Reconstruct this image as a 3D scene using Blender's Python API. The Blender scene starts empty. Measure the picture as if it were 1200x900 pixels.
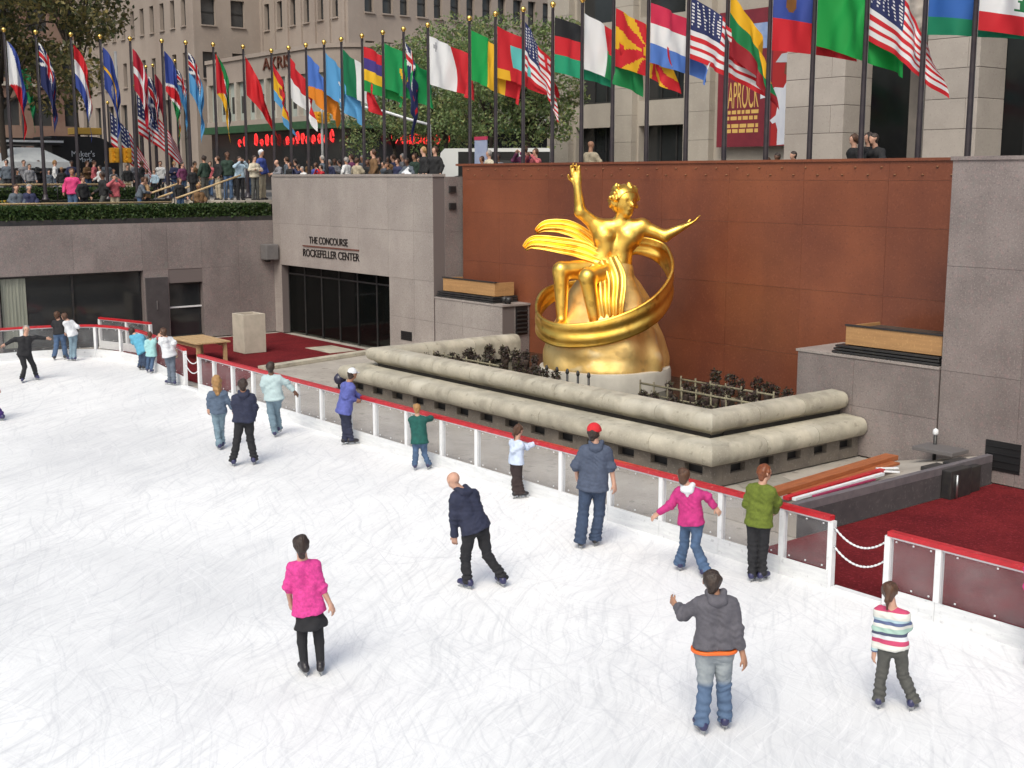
import bpy, bmesh, math, random
import numpy as np
from mathutils import Vector, Matrix

random.seed(7)
RNG = np.random.default_rng(7)
S = bpy.context.scene
COL = S.collection

# ---------------------------------------------------------------- camera, sky, sun, exposure
FPX, CAMZ = 1460.0, 5.6                       # focal length in photo pixels (1200 wide), eye height above the ice
PITCH = math.atan(243 / FPX)
TH = math.radians(51.4)
FH = np.array([-math.sin(TH), math.cos(TH), 0.0])
RT = np.array([math.cos(TH), math.sin(TH), 0.0])
FW = FH * math.cos(PITCH) - np.array([0, 0, math.sin(PITCH)])
UP = FH * math.sin(PITCH) + np.array([0, 0, math.cos(PITCH)])
CP = np.array([0.0, 0.0, CAMZ])
cam = bpy.data.cameras.new('camera')
cam.sensor_width = 36.0
cam.lens = FPX / 1200.0 * 36.0
cam.clip_start = 0.1
cam.clip_end = 2000.0
camo = bpy.data.objects.new('camera', cam)
camo.matrix_world = Matrix(((RT[0], UP[0], -FW[0], 0), (RT[1], UP[1], -FW[1], 0), (RT[2], UP[2], -FW[2], CAMZ), (0, 0, 0, 1)))
COL.objects.link(camo)
S.camera = camo

world = bpy.data.worlds.new('World')
S.world = world
world.use_nodes = True
wn = world.node_tree.nodes
sky = wn.new('ShaderNodeTexSky')
sky.sky_type = 'NISHITA'
sky.sun_disc = False
SUN_EL, SUN_AZ = math.radians(50), math.radians(146)   # azimuth clockwise from +Y
sky.sun_elevation = SUN_EL
sky.sun_rotation = SUN_AZ
sky.air_density = 1.0
sky.dust_density = 6.0
sky.ozone_density = 1.0
world.node_tree.links.new(sky.outputs[0], wn['Background'].inputs[0])
wn['Background'].inputs[1].default_value = 0.15
sun = bpy.data.lights.new('sun', 'SUN')
sun.energy = 1.15
sun.angle = math.radians(24)
sun.color = (1.0, 0.965, 0.92)
suno = bpy.data.objects.new('sun', sun)
sd = Vector((math.sin(SUN_AZ) * math.cos(SUN_EL), math.cos(SUN_AZ) * math.cos(SUN_EL), math.sin(SUN_EL)))
suno.rotation_euler = sd.to_track_quat('Z', 'Y').to_euler()
suno.location = (0, 0, 60)
COL.objects.link(suno)
S.view_settings.view_transform = 'Standard'
S.view_settings.look = 'None'
S.view_settings.exposure = 0.10
S.view_settings.gamma = 1.0
S.view_settings.use_white_balance = True
S.view_settings.white_balance_temperature = 6350
S.view_settings.white_balance_tint = 4

# ---------------------------------------------------------------- pixel helpers (a pixel gives a direction; the plane gives the distance)
def ray(u, v):
    return FW + RT * ((u - 600) / FPX) + UP * ((450 - v) / FPX)
def G(u, v, z=0.0):
    D = ray(u, v); return CP + D * ((z - CAMZ) / D[2])
def PY(u, v, Y):
    D = ray(u, v); return CP + D * (Y / D[1])
def PX(u, v, X):
    D = ray(u, v); return CP + D * (X / D[0])

# ---------------------------------------------------------------- materials
MATS = {}
def pm(name, c1, c2=None, scale=3.0, rough=0.6, bump=0.0, bscale=40.0, metal=0.0, stretch=(1, 1, 1), speck=None,
       rnd=0.0, spec=0.5, detail=4.0, emit=None, streak=None):
    if name in MATS: return MATS[name]
    m = bpy.data.materials.new(name); m.use_nodes = True; MATS[name] = m
    nt = m.node_tree; N = nt.nodes; L = nt.links
    b = N['Principled BSDF']
    b.inputs['Roughness'].default_value = rough
    b.inputs['Metallic'].default_value = metal
    b.inputs['Specular IOR Level'].default_value = spec
    geo = N.new('ShaderNodeNewGeometry')
    mp = N.new('ShaderNodeMapping'); mp.inputs['Scale'].default_value = stretch
    L.new(geo.outputs['Position'], mp.inputs['Vector'])
    c1 = tuple(c1) + (1,)
    out = None
    if c2 is not None:
        c2 = tuple(c2) + (1,)
        nz = N.new('ShaderNodeTexNoise'); nz.inputs['Scale'].default_value = scale; nz.inputs['Detail'].default_value = detail
        nz.inputs['Roughness'].default_value = 0.65
        L.new(mp.outputs[0], nz.inputs['Vector'])
        r = N.new('ShaderNodeValToRGB')
        r.color_ramp.elements[0].position = 0.35; r.color_ramp.elements[0].color = c1
        r.color_ramp.elements[1].position = 0.65; r.color_ramp.elements[1].color = c2
        L.new(nz.outputs['Fac'], r.inputs[0]); out = r.outputs[0]
    def mix(facout, a, bcol, mode='MIX'):
        mx = N.new('ShaderNodeMix'); mx.data_type = 'RGBA'; mx.blend_type = mode
        L.new(facout, mx.inputs[0])
        if a is None: mx.inputs[6].default_value = c1
        else: L.new(a, mx.inputs[6])
        mx.inputs[7].default_value = tuple(bcol) + (1,)
        return mx.outputs[2]
    if streak is not None:                         # vertical weather streaks: (colour, scale, amount)
        m2 = N.new('ShaderNodeMapping'); m2.inputs['Scale'].default_value = (1, 1, 0.12)
        L.new(geo.outputs['Position'], m2.inputs['Vector'])
        n3 = N.new('ShaderNodeTexNoise'); n3.inputs['Scale'].default_value = streak[1]; n3.inputs['Detail'].default_value = 5
        L.new(m2.outputs[0], n3.inputs['Vector'])
        mr = N.new('ShaderNodeMapRange'); mr.inputs[1].default_value = 0.45; mr.inputs[2].default_value = 0.75
        mr.inputs[4].default_value = streak[2]
        L.new(n3.outputs['Fac'], mr.inputs[0]); out = mix(mr.outputs[0], out, streak[0])
    if speck is not None:                          # list of (colour, scale, threshold, amount)
        for (sc, ss, th, am) in speck:
            n2 = N.new('ShaderNodeTexNoise'); n2.inputs['Scale'].default_value = ss; n2.inputs['Detail'].default_value = 2
            L.new(geo.outputs['Position'], n2.inputs['Vector'])
            mr = N.new('ShaderNodeMapRange'); mr.inputs[1].default_value = th; mr.inputs[2].default_value = th + 0.08
            mr.inputs[4].default_value = am
            L.new(n2.outputs['Fac'], mr.inputs[0]); out = mix(mr.outputs[0], out, sc)
    if rnd:
        oi = N.new('ShaderNodeObjectInfo')
        mr = N.new('ShaderNodeMapRange'); mr.inputs[3].default_value = 1 - rnd; mr.inputs[4].default_value = 1 + rnd
        L.new(oi.outputs['Random'], mr.inputs[0])
        hs = N.new('ShaderNodeHueSaturation'); L.new(mr.outputs[0], hs.inputs['Value'])
        if out is None: hs.inputs['Color'].default_value = c1
        else: L.new(out, hs.inputs['Color'])
        out = hs.outputs[0]
    if out is None: b.inputs['Base Color'].default_value = c1
    else: L.new(out, b.inputs['Base Color'])
    if bump:
        nb = N.new('ShaderNodeTexNoise'); nb.inputs['Scale'].default_value = bscale; nb.inputs['Detail'].default_value = 3
        L.new(mp.outputs[0], nb.inputs['Vector'])
        bp = N.new('ShaderNodeBump'); bp.inputs['Strength'].default_value = bump; bp.inputs['Distance'].default_value = 0.02
        L.new(nb.outputs['Fac'], bp.inputs['Height']); L.new(bp.outputs[0], b.inputs['Normal'])
    if emit:
        b.inputs['Emission Color'].default_value = tuple(emit[0]) + (1,); b.inputs['Emission Strength'].default_value = emit[1]
    return m

def colour_attr_mat(name, rough=0.7, bump=0.15, bscale=60, trans=0.0):
    m = bpy.data.materials.new(name); m.use_nodes = True; MATS[name] = m
    N = m.node_tree.nodes; L = m.node_tree.links; b = N['Principled BSDF']
    at = N.new('ShaderNodeAttribute'); at.attribute_name = 'Col'
    L.new(at.outputs['Color'], b.inputs['Base Color']); b.inputs['Roughness'].default_value = rough
    if bump:
        nb = N.new('ShaderNodeTexNoise'); nb.inputs['Scale'].default_value = bscale
        bp = N.new('ShaderNodeBump'); bp.inputs['Strength'].default_value = bump; bp.inputs['Distance'].default_value = 0.01
        L.new(nb.outputs['Fac'], bp.inputs['Height']); L.new(bp.outputs[0], b.inputs['Normal'])
    if trans:
        tr = N.new('ShaderNodeBsdfTranslucent'); L.new(at.outputs['Color'], tr.inputs['Color'])
        mx = N.new('ShaderNodeMixShader'); mx.inputs[0].default_value = trans
        L.new(b.outputs[0], mx.inputs[1]); L.new(tr.outputs[0], mx.inputs[2])
        L.new(mx.outputs[0], N['Material Output'].inputs[0])
    return m

granite = pm('grey_granite', (.25, .213, .202), (.178, .151, .144), scale=0.9, rough=.55, bump=.12, bscale=30, rnd=.06,
             speck=[((.36, .31, .30), 34, .56, .42), ((.10, .085, .09), 27, .58, .5), ((.30, .205, .20), 11, .58, .4), ((.19, .19, .175), 7, .6, .4)], streak=((.15, .125, .12), 1.3, .55))
granite_light = pm('pale_granite', (.365, .325, .298), (.285, .25, .23), scale=0.7, rough=.55, bump=.12, bscale=30, rnd=.05,
             speck=[((.44, .40, .38), 34, .56, .42), ((.16, .14, .14), 27, .58, .5), ((.34, .27, .26), 10, .59, .35)], streak=((.22, .19, .18), 1.1, .45))
redgran = pm('red_granite', (.225, .072, .034), (.145, .045, .025), scale=0.28, rough=.34, bump=.06, bscale=25, rnd=.05,
             speck=[((.26, .09, .05), 24, .58, .35), ((.07, .026, .02), 20, .60, .4)], streak=((.095, .032, .024), .8, .55))
concrete = pm('cast_concrete', (.50, .46, .37), (.36, .33, .265), scale=1.6, rough=.8, bump=.25, bscale=35, rnd=.07,
              speck=[((.20, .18, .14), 7, .63, .5), ((.60, .56, .46), 30, .62, .4), ((.235, .215, .17), 1.7, .57, .5), ((.58, .55, .47), 1.1, .60, .35)], streak=((.27, .25, .20), 3.5, .4))
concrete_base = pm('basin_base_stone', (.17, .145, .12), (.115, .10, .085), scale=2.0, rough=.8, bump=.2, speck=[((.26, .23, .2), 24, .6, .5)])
black = pm('black_void', (.012, .012, .013), rough=.5)
dark_metal = pm('dark_metal', (.03, .03, .034), (.05, .048, .045), scale=6, rough=.45, metal=.3)
pole_mat = pm('flagpole_paint', (.028, .022, .03), (.045, .036, .04), scale=5, rough=.35)
white_paint = pm('white_paint', (.78, .79, .80), (.70, .71, .73), scale=4, rough=.45, speck=[((.45, .45, .46), 14, .66, .4)])
kick_paint = pm('scuffed_white_board', (.74, .75, .76), (.62, .63, .65), scale=2.5, rough=.55, bump=.1, stretch=(1, 1, 6), speck=[((.36, .36, .38), 9, .64, .5), ((.5, .5, .52), 30, .64, .4)])
red_paint = pm('red_paint', (.52, .018, .028), (.38, .014, .022), scale=6, rough=.4, speck=[((.62, .22, .20), 16, .66, .5), ((.2, .01, .012), 11, .66, .5)])
floor_mat = pm('grey_paving', (.43, .395, .35), (.32, .29, .255), scale=.8, rough=.75, bump=.2, speck=[((.44, .40, .36), 22, .6, .5), ((.14, .125, .11), 5, .62, .5)])
carpet = pm('red_carpet', (.155, .016, .019), (.105, .011, .014), scale=1.1, rough=.95, spec=.1, bump=.5, bscale=60, speck=[((.25, .03, .042), 22, .58, .6), ((.06, .006, .01), 17, .60, .5)])
limestone = pm('limestone', (.43, .385, .33), (.36, .32, .275), scale=.5, rough=.8, bump=.15, rnd=.05, speck=[((.50, .46, .40), 12, .6, .4)], streak=((.27, .24, .205), .9, .4))
tan_stone = pm('tan_stone', (.345, .29, .25), (.29, .243, .21), scale=.3, rough=.85, bump=.1, bscale=10, rnd=.04, speck=[((.36, .29, .24), 6, .58, .4)], streak=((.23, .175, .145), .5, .5))
plaza_mat = pm('plaza_paving', (.20, .185, .17), (.15, .14, .13), scale=.5, rough=.8)
asphalt = pm('asphalt', (.05, .05, .052), (.065, .065, .066), scale=2, rough=.9)
wood = pm('pale_timber', (.52, .36, .19), (.42, .28, .14), scale=3, rough=.6, stretch=(1, 8, 8), bump=.15)
plank_mat = pm('orange_timber', (.40, .13, .045), (.28, .085, .03), scale=2.5, rough=.6, stretch=(9, 1, 9), bump=.2)
brass_panel = pm('yellow_timber_panel', (.44, .25, .105), (.36, .20, .085), scale=2.0, rough=.5, stretch=(.6, 1, 8), speck=[((.60, .37, .15), 25, .6, .4)])
gold = pm('gilded_bronze', (1.0, .66, .15), (.88, .50, .08), scale=1.8, rough=.36, metal=1.0, bump=.25, bscale=7, speck=[((.52, .26, .045), 3.2, .60, .6)])
gold_matte = pm('worn_gilding', (.92, .66, .27), (.78, .50, .15), scale=1.2, rough=.48, metal=.8, bump=.6, bscale=4, speck=[((.50, .34, .14), 2.4, .58, .6), ((.85, .78, .55), 1.5, .62, .5)])
goldball = pm('gilt_finial', (.95, .62, .16), rough=.2, metal=1.0)
pedestal_mat = pm('pale_pedestal', (.50, .47, .41), (.40, .375, .33), scale=1.5, rough=.75, bump=.15, streak=((.27, .25, .21), 2, .5))
hedge_mat = None
glass_dark = pm('dark_window_glass', (.018, .020, .022), (.03, .032, .034), scale=.4, rough=.08, spec=.6)
glass_mid = pm('grey_window_glass', (.045, .047, .05), (.075, .075, .075), scale=.35, rough=.1, spec=.6)
interior = pm('dim_interior', (.035, .034, .032), (.11, .10, .085), scale=.9, rough=.8, stretch=(1, 1, .4), speck=[((.22, .18, .10), 1.6, .66, .5)])
steel = pm('brushed_steel', (.45, .46, .47), rough=.35, metal=.9)
skin_a = pm('skin_light', (.56, .33, .24), (.50, .28, .20), scale=9, rough=.55)
skin_b = pm('skin_tan', (.40, .21, .13), (.35, .18, .11), scale=9, rough=.55)
skin_c = pm('skin_dark', (.16, .08, .05), (.13, .065, .042), scale=9, rough=.5)

def ice_material():
    m = bpy.data.materials.new('skated_ice'); m.use_nodes = True
    nt = m.node_tree; N = nt.nodes; L = nt.links; b = N['Principled BSDF']
    geo = N.new('ShaderNodeNewGeometry')
    base = N.new('ShaderNodeTexNoise'); base.inputs['Scale'].default_value = .16; base.inputs['Detail'].default_value = 5; base.inputs['Roughness'].default_value = .6
    L.new(geo.outputs['Position'], base.inputs['Vector'])
    r0 = N.new('ShaderNodeValToRGB')
    r0.color_ramp.elements[0].position = .36; r0.color_ramp.elements[0].color = (.73, .735, .745, 1)
    r0.color_ramp.elements[1].position = .60; r0.color_ramp.elements[1].color = (.92, .92, .92, 1)
    L.new(base.outputs['Fac'], r0.inputs[0]); col = r0.outputs[0]
    warp = N.new('ShaderNodeTexNoise'); warp.inputs['Scale'].default_value = .35; warp.inputs['Detail'].default_value = 2
    L.new(geo.outputs['Position'], warp.inputs['Vector'])
    wm = N.new('ShaderNodeVectorMath'); wm.operation = 'SCALE'; wm.inputs[3].default_value = 1.0
    L.new(warp.outputs['Color'], wm.inputs[0])
    wa = N.new('ShaderNodeVectorMath'); wa.operation = 'ADD'
    L.new(geo.outputs['Position'], wa.inputs[0]); L.new(wm.outputs[0], wa.inputs[1])
    heights = []
    for i, (ang, sx, sy, th, am, tint) in enumerate([(12, .75, 15, .52, .50, (.56, .57, .59)), (-18, .65, 19, .54, .45, (.54, .55, .58)), (48, .9, 17, .55, .38, (.55, .56, .59)),
                                                (-62, .8, 18, .55, .32, (.56, .56, .59)), (30, .9, 30, .55, .45, (.96, .96, .97)), (-35, .8, 27, .55, .45, (.96, .96, .97)), (2, 2.4, 30, .56, .30, (.48, .48, .51)), (20, .35, 5, .52, .34, (.60, .605, .63))]):
        mp = N.new('ShaderNodeMapping'); mp.inputs['Rotation'].default_value = (0, 0, math.radians(ang + 38)); 
        ms = N.new('ShaderNodeMapping'); ms.inputs['Scale'].default_value = (sx, sy, 1); ms.inputs['Location'].default_value = (i * 13.7, i * 7.1, 0)
        L.new(wa.outputs[0], mp.inputs['Vector']); L.new(mp.outputs[0], ms.inputs['Vector'])
        n = N.new('ShaderNodeTexNoise'); n.inputs['Scale'].default_value = 1.0; n.inputs['Detail'].default_value = 4; n.inputs['Roughness'].default_value = .62
        L.new(ms.outputs[0], n.inputs['Vector'])
        mr = N.new('ShaderNodeMapRange'); mr.inputs[1].default_value = th; mr.inputs[2].default_value = th + .19; mr.inputs[4].default_value = am
        L.new(n.outputs['Fac'], mr.inputs[0])
        mx = N.new('ShaderNodeMix'); mx.data_type = 'RGBA'; L.new(mr.outputs[0], mx.inputs[0]); L.new(col, mx.inputs[6]); mx.inputs[7].default_value = tint + (1,)
        col = mx.outputs[2]; heights.append(mr.outputs[0])
    n = N.new('ShaderNodeTexNoise'); n.inputs['Scale'].default_value = 28; n.inputs['Detail'].default_value = 3
    L.new(geo.outputs['Position'], n.inputs['Vector'])
    bp = N.new('ShaderNodeBump'); bp.inputs['Strength'].default_value = .25; bp.inputs['Distance'].default_value = .01
    L.new(n.outputs['Fac'], bp.inputs['Height']); L.new(bp.outputs[0], b.inputs['Normal'])
    L.new(col, b.inputs['Base Color']); b.inputs['Roughness'].default_value = .5; b.inputs['Specular IOR Level'].default_value = .35
    return m
ice_mat = ice_material()

def acrylic_material():
    m = bpy.data.materials.new('scuffed_acrylic'); m.use_nodes = True
    N = m.node_tree.nodes; L = m.node_tree.links
    b = N['Principled BSDF']; b.inputs['Base Color'].default_value = (.66, .67, .69, 1); b.inputs['Roughness'].default_value = .12
    tr = N.new('ShaderNodeBsdfTransparent'); tr.inputs[0].default_value = (.95, .95, .955, 1)
    n = N.new('ShaderNodeTexNoise'); n.inputs['Scale'].default_value = 2.2; n.inputs['Detail'].default_value = 5
    geo = N.new('ShaderNodeNewGeometry'); L.new(geo.outputs['Position'], n.inputs['Vector'])
    mr = N.new('ShaderNodeMapRange'); mr.inputs[1].default_value = .3; mr.inputs[2].default_value = .75; mr.inputs[3].default_value = .035; mr.inputs[4].default_value = .11
    L.new(n.outputs['Fac'], mr.inputs[0])
    mx = N.new('ShaderNodeMixShader'); L.new(mr.outputs[0], mx.inputs[0]); L.new(tr.outputs[0], mx.inputs[1]); L.new(b.outputs[0], mx.inputs[2])
    L.new(mx.outputs[0], N['Material Output'].inputs[0])
    return m
acrylic = acrylic_material()

# ---------------------------------------------------------------- object helpers
def props(o, label=None, cat=None, group=None, kind=None):
    if label: o['label'] = label
    if cat: o['category'] = cat
    if group: o['group'] = group
    if kind: o['kind'] = kind
    return o
def link(name, me, mat=None, parent=None, loc=None):
    o = bpy.data.objects.new(name, me); COL.objects.link(o)
    if mat is not None and me is not None and len(me.materials) == 0: me.materials.append(mat)
    if parent is not None:
        o.parent = parent
        o.matrix_parent_inverse = Matrix.Translation(-parent_origin(parent))
    if loc is not None:
        o.location = loc; ORIG[o.name] = Vector(loc)
    return o
ORIG = {}
def parent_origin(p):
    return ORIG.get(p.name, Vector((0, 0, 0)))
def thing(name, loc, label, cat, group=None):
    o = bpy.data.objects.new(name, None); COL.objects.link(o)
    o.location = loc; o.empty_display_size = .2
    ORIG[o.name] = Vector(loc)
    return props(o, label, cat, group)
def mesh_np(name, V, F, smooth=False):
    me = bpy.data.meshes.new(name)
    V = np.asarray(V, dtype=np.float32); F = np.asarray(F, dtype=np.int32)
    k = F.shape[1]
    me.vertices.add(len(V)); me.vertices.foreach_set('co', V.ravel())
    me.loops.add(F.size); me.loops.foreach_set('vertex_index', F.ravel())
    me.polygons.add(len(F)); me.polygons.foreach_set('loop_start', np.arange(0, F.size, k, dtype=np.int32))
    me.polygons.foreach_set('loop_total', np.full(len(F), k, dtype=np.int32))
    me.polygons.foreach_set('use_smooth', np.full(len(F), smooth, dtype=bool))
    me.update(calc_edges=True); me.validate()
    return me
class MB:
    def __init__(s): s.v = []; s.f = []
    def quad(s, a, b, c, d):
        n = len(s.v); s.v += [tuple(a), tuple(b), tuple(c), tuple(d)]; s.f.append((n, n + 1, n + 2, n + 3)); return s
    def box(s, lo, hi):
        x0, y0, z0 = lo; x1, y1, z1 = hi; n = len(s.v)
        s.v += [(x0, y0, z0), (x1, y0, z0), (x1, y1, z0), (x0, y1, z0), (x0, y0, z1), (x1, y0, z1), (x1, y1, z1), (x0, y1, z1)]
        s.f += [(n, n + 3, n + 2, n + 1), (n + 4, n + 5, n + 6, n + 7), (n, n + 1, n + 5, n + 4), (n + 1, n + 2, n + 6, n + 5), (n + 2, n + 3, n + 7, n + 6), (n + 3, n, n + 4, n + 7)]
        return s
    def beam(s, a, b, w, h, upv=(0, 0, 1)):
        a = Vector(a); b = Vector(b); d = (b - a).normalized(); u = Vector(upv)
        if abs(d.dot(u)) > .98: u = Vector((1, 0, 0))
        r = d.cross(u).normalized(); u = r.cross(d)
        n = len(s.v)
        for p in (a, b):
            for (i, j) in ((-1, -1), (1, -1), (1, 1), (-1, 1)):
                s.v.append(tuple(p + r * (i * w / 2) + u * (j * h / 2)))
        s.f += [(n, n + 1, n + 2, n + 3), (n + 7, n + 6, n + 5, n + 4)] + [(n + i, n + 4 + i, n + 4 + (i + 1) % 4, n + (i + 1) % 4) for i in range(4)]
        return s
    def tube(s, pts, r, n=8):
        P = [Vector(p) for p in pts]; base = len(s.v); rr = r if isinstance(r, (list, tuple)) else [r] * len(P)
        for i, p in enumerate(P):
            d = (P[min(i + 1, len(P) - 1)] - P[max(i - 1, 0)]).normalized()
            u = Vector((0, 0, 1)) if abs(d.z) < .95 else Vector((1, 0, 0))
            a = d.cross(u).normalized(); c = a.cross(d)
            for k in range(n):
                t = 2 * math.pi * k / n; s.v.append(tuple(p + (a * math.cos(t) + c * math.sin(t)) * rr[i]))
        for i in range(len(P) - 1):
            for k in range(n):
                q = base + i * n; s.f.append((q + k, q + (k + 1) % n, q + n + (k + 1) % n, q + n + k))
        s.f.append(tuple(base + k for k in reversed(range(n)))); q = base + (len(P) - 1) * n; s.f.append(tuple(q + k for k in range(n)))
        return s
    def lathe(s, c, prof, n=12):
        base = len(s.v)
        for (r, z) in prof:
            for k in range(n):
                t = 2 * math.pi * k / n; s.v.append((c[0] + r * math.cos(t), c[1] + r * math.sin(t), c[2] + z))
        for i in range(len(prof) - 1):
            for k in range(n):
                q = base + i * n; s.f.append((q + k, q + (k + 1) % n, q + n + (k + 1) % n, q + n + k))
        s.f.append(tuple(base + k for k in reversed(range(n)))); q = base + (len(prof) - 1) * n; s.f.append(tuple(q + k for k in range(n)))
        return s
    def me(s, name, smooth=False, bevel=0.0):
        me = bpy.data.meshes.new(name); me.from_pydata(s.v, [], s.f); me.update()
        if bevel:
            bm = bmesh.new(); bm.from_mesh(me); bmesh.ops.remove_doubles(bm, verts=bm.verts, dist=1e-5)
            bmesh.ops.bevel(bm, geom=bm.edges[:], offset=bevel, segments=2, affect='EDGES', profile=.6); bm.to_mesh(me); bm.free()
        if smooth:
            me.polygons.foreach_set('use_smooth', [True] * len(me.polygons))
        return me
    def build(s, name, mat, parent=None, smooth=False, bevel=0.0):
        return link(name, s.me(name, smooth, bevel), mat, parent)
def box(name, lo, hi, mat, parent=None, bevel=0.0):
    return MB().box(lo, hi).build(name, mat, parent, bevel=bevel)
BOXES = {}
def shared_box(name, lo, hi, mat, parent, bevel=0.0):
    """box whose mesh data is shared with equal boxes"""
    sz = tuple(round(hi[i] - lo[i], 4) for i in range(3)); key = (name, sz, mat.name)
    if key not in BOXES:
        BOXES[key] = MB().box((0, 0, 0), sz).me(name, bevel=bevel); BOXES[key].materials.append(mat)
    return link(name, BOXES[key], None, parent, Vector(lo))
def text_mesh(name, body, size, mat, O, ux, uz, parent=None, depth=.02, width=None, height=None, label=None):
    """lettering as raised geometry: O lower-left corner, ux reading direction, uz up"""
    cu = bpy.data.curves.new(name, 'FONT'); cu.body = body; cu.size = size; cu.extrude = depth / 2
    t = bpy.data.objects.new('tmp', cu); COL.objects.link(t)
    dg = bpy.context.evaluated_depsgraph_get(); me = bpy.data.meshes.new_from_object(t.evaluated_get(dg))
    bpy.data.objects.remove(t)
    co = np.empty(len(me.vertices) * 3); me.vertices.foreach_get('co', co); co = co.reshape(-1, 3)
    lo, hi = co.min(0), co.max(0); co[:, 0] -= lo[0]; co[:, 1] -= lo[1]
    if width: co[:, 0] *= width / (hi[0] - lo[0])
    if height: co[:, 1] *= height / (hi[1] - lo[1])
    ux = np.array(ux, float); uz = np.array(uz, float); un = np.cross(ux, uz)
    W = np.array(O) + co[:, :1] * ux + co[:, 1:2] * uz + co[:, 2:3] * un
    me.vertices.foreach_set('co', W.ravel()); me.update(); me.name = name; me.materials.clear(); me.materials.append(mat)
    return link(name, me, None, parent)
def ground(name, pts, z, mat, kind='structure', label=None):
    me = bpy.data.meshes.new(name); me.from_pydata([(p[0], p[1], z) for p in pts], [], [tuple(range(len(pts)))]); me.update()
    return props(link(name, me, mat), kind=kind)
def sheet(name, x0, x1, y0, y1, z, mat):
    return ground(name, [(x0, y0), (x1, y0), (x1, y1), (x0, y1)], z, mat)

# ================================================================ SETTING
YB = 13.72                    # line of the rink barrier
YL, YR, YRED = 21.6, 21.0, 22.6   # concourse wall, right granite wall, red granite wall
XL = -40.95                   # end wall beyond the rink
ZP = 4.75                     # street-level plaza
ZT = 4.1                      # lower terrace behind the hedge
sheet('ground', -400, 400, -400, 400, -3.0, asphalt)
sheet('walkway', XL - .3, 12, -14, YRED + .2, -.03, floor_mat)
# rink edge path (base of the barrier)
path = [(-30.2, YB), (-31.8, 13.92), (-33.3, 14.15), (-34.8, 14.38), (-36.2, 14.52), (-37.5, 14.42), (-38.5, 14.0), (-39.1, 13.2), (-39.35, 12.0), (-39.35, 10.5), (-39.35, 9.3), (-39.35, 8.1), (-39.35, 6.9), (-39.35, 5.7), (-39.35, 4.5)]
ice_pts = [(10, -12), (10, YB)] + path + [(-39.35, -12)]
ground('ice', ice_pts, 0.0, ice_mat)
ground('carpet', [(-12.0, YB + .12), (6, YB + .12), (6, YR), (-12.0, YR)], -.012, carpet)
ground('carpet', [(-40.6, 15.2), (-37.2, 14.5), (-30.0, 14.3), (-33.95, 17.75), (-34.3, YL), (-40.6, YL)], -.012, carpet)
MB().beam((-33.0, 16.9, .03), (-34.0, YL - .3, .03), .35, .10).build('kerb', concrete)['kind'] = 'structure'
# upper level, as sheets round the sunken court
sheet('plaza', -120, 60, YRED + .35, 140, ZP, plaza_mat)
sheet('plaza', -160, XL - 5.2, -60, YRED + .35, ZP, plaza_mat)
sheet('terrace', XL - 5.2, XL - .35, -60, 18.6, ZT, plaza_mat)
sheet('road', -62, -49, -60, 140, ZP + .004, asphalt)

mortar = pm('joint_mortar', (.15, .125, .12), rough=.9)
def clad_wall(name, label, axis, plane, u0, u1, z0, z1, cu, cz, holes, mat, cat='wall', depth=.42, gap=.0035, proud=.012):
    """granite wall: core plus separate facing panels; axis 'x' faces -Y, axis 'y' faces +X"""
    def P(u, d, z):
        return (u, plane + d, z) if axis == 'x' else (plane - d, u, z)
    def bx(ua, ub, da, db, za, zb):
        a = P(ua, da, za); b = P(ub, db, zb)
        return tuple(min(a[i], b[i]) for i in range(3)), tuple(max(a[i], b[i]) for i in range(3))
    o = thing(name, P((u0 + u1) / 2, 0, z0), label, cat)
    us = sorted(set([u0, u1] + [h[0] for h in holes] + [h[1] for h in holes])); zs = sorted(set([z0, z1] + [h[2] for h in holes] + [h[3] for h in holes]))
    core = MB()
    inh = lambda u, z: any(h[0] < u < h[1] and h[2] < z < h[3] for h in holes)
    for i in range(len(us) - 1):
        for j in range(len(zs) - 1):
            if not inh((us[i] + us[i + 1]) / 2, (zs[j] + zs[j + 1]) / 2):
                core.box(*bx(us[i], us[i + 1], proud, depth, zs[j], zs[j + 1]))
    core.build('wall_core', mortar, o)
    U = sorted(set([u0, u1] + cu)); Z = sorted(set([z0, z1] + cz))
    for i in range(len(U) - 1):
        for j in range(len(Z) - 1):
            if inh((U[i] + U[i + 1]) / 2, (Z[j] + Z[j + 1]) / 2): continue
            j1 = random.uniform(-.003, .003)
            lo, hi = bx(U[i] + gap, U[i + 1] - gap, j1, proud + .004, Z[j] + gap, Z[j + 1] - gap)
            shared_box('granite_panel', lo, hi, mat, o)
    return o, P, bx

# --- concourse wall with its wide glazed entrance
XC0, XC1 = XL, -30.85
DX0, DX1, DZ = -40.4, -33.3, 2.47
con, Pc, bxc = clad_wall('granite_wall', 'pale granite wall lettered above a dark glazed entrance', 'x', YL, XC0, XC1, 0, 5.6,
                         [DX0, -38.6, -36.85, -35.1, DX1, -31.9], [1.25, DZ, 3.95], [(DX0, DX1, 0, DZ)], granite_light)
box('wall_cap', (XC0 + .1, YL - .03, 5.6), (XC1 + .03, YL + .45, 5.68), granite_light, con)
ent = thing('entrance_glazing', ((DX0 + DX1) / 2, YL + .4, 0), 'dark glazed concourse entrance set in the lettered granite wall', 'entrance')
box('interior_back', (DX0 - .2, YL + 3.2, 0), (DX1 + .2, YL + 3.3, DZ), interior, ent)
box('interior_side', (DX0 - .3, YL + .5, 0), (DX0 - .2, YL + 3.2, DZ), interior, ent)
box('interior_floor', (DX0 - .2, YL + .43, -.02), (DX1 + .2, YL + 3.2, -.005), floor_mat, ent)
box('interior_ceiling', (DX0 - .2, YL + .43, DZ), (DX1 + .2, YL + 3.2, DZ + .05), interior, ent)
clear = bpy.data.materials.new('clear_dark_glass'); clear.use_nodes = True
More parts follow.
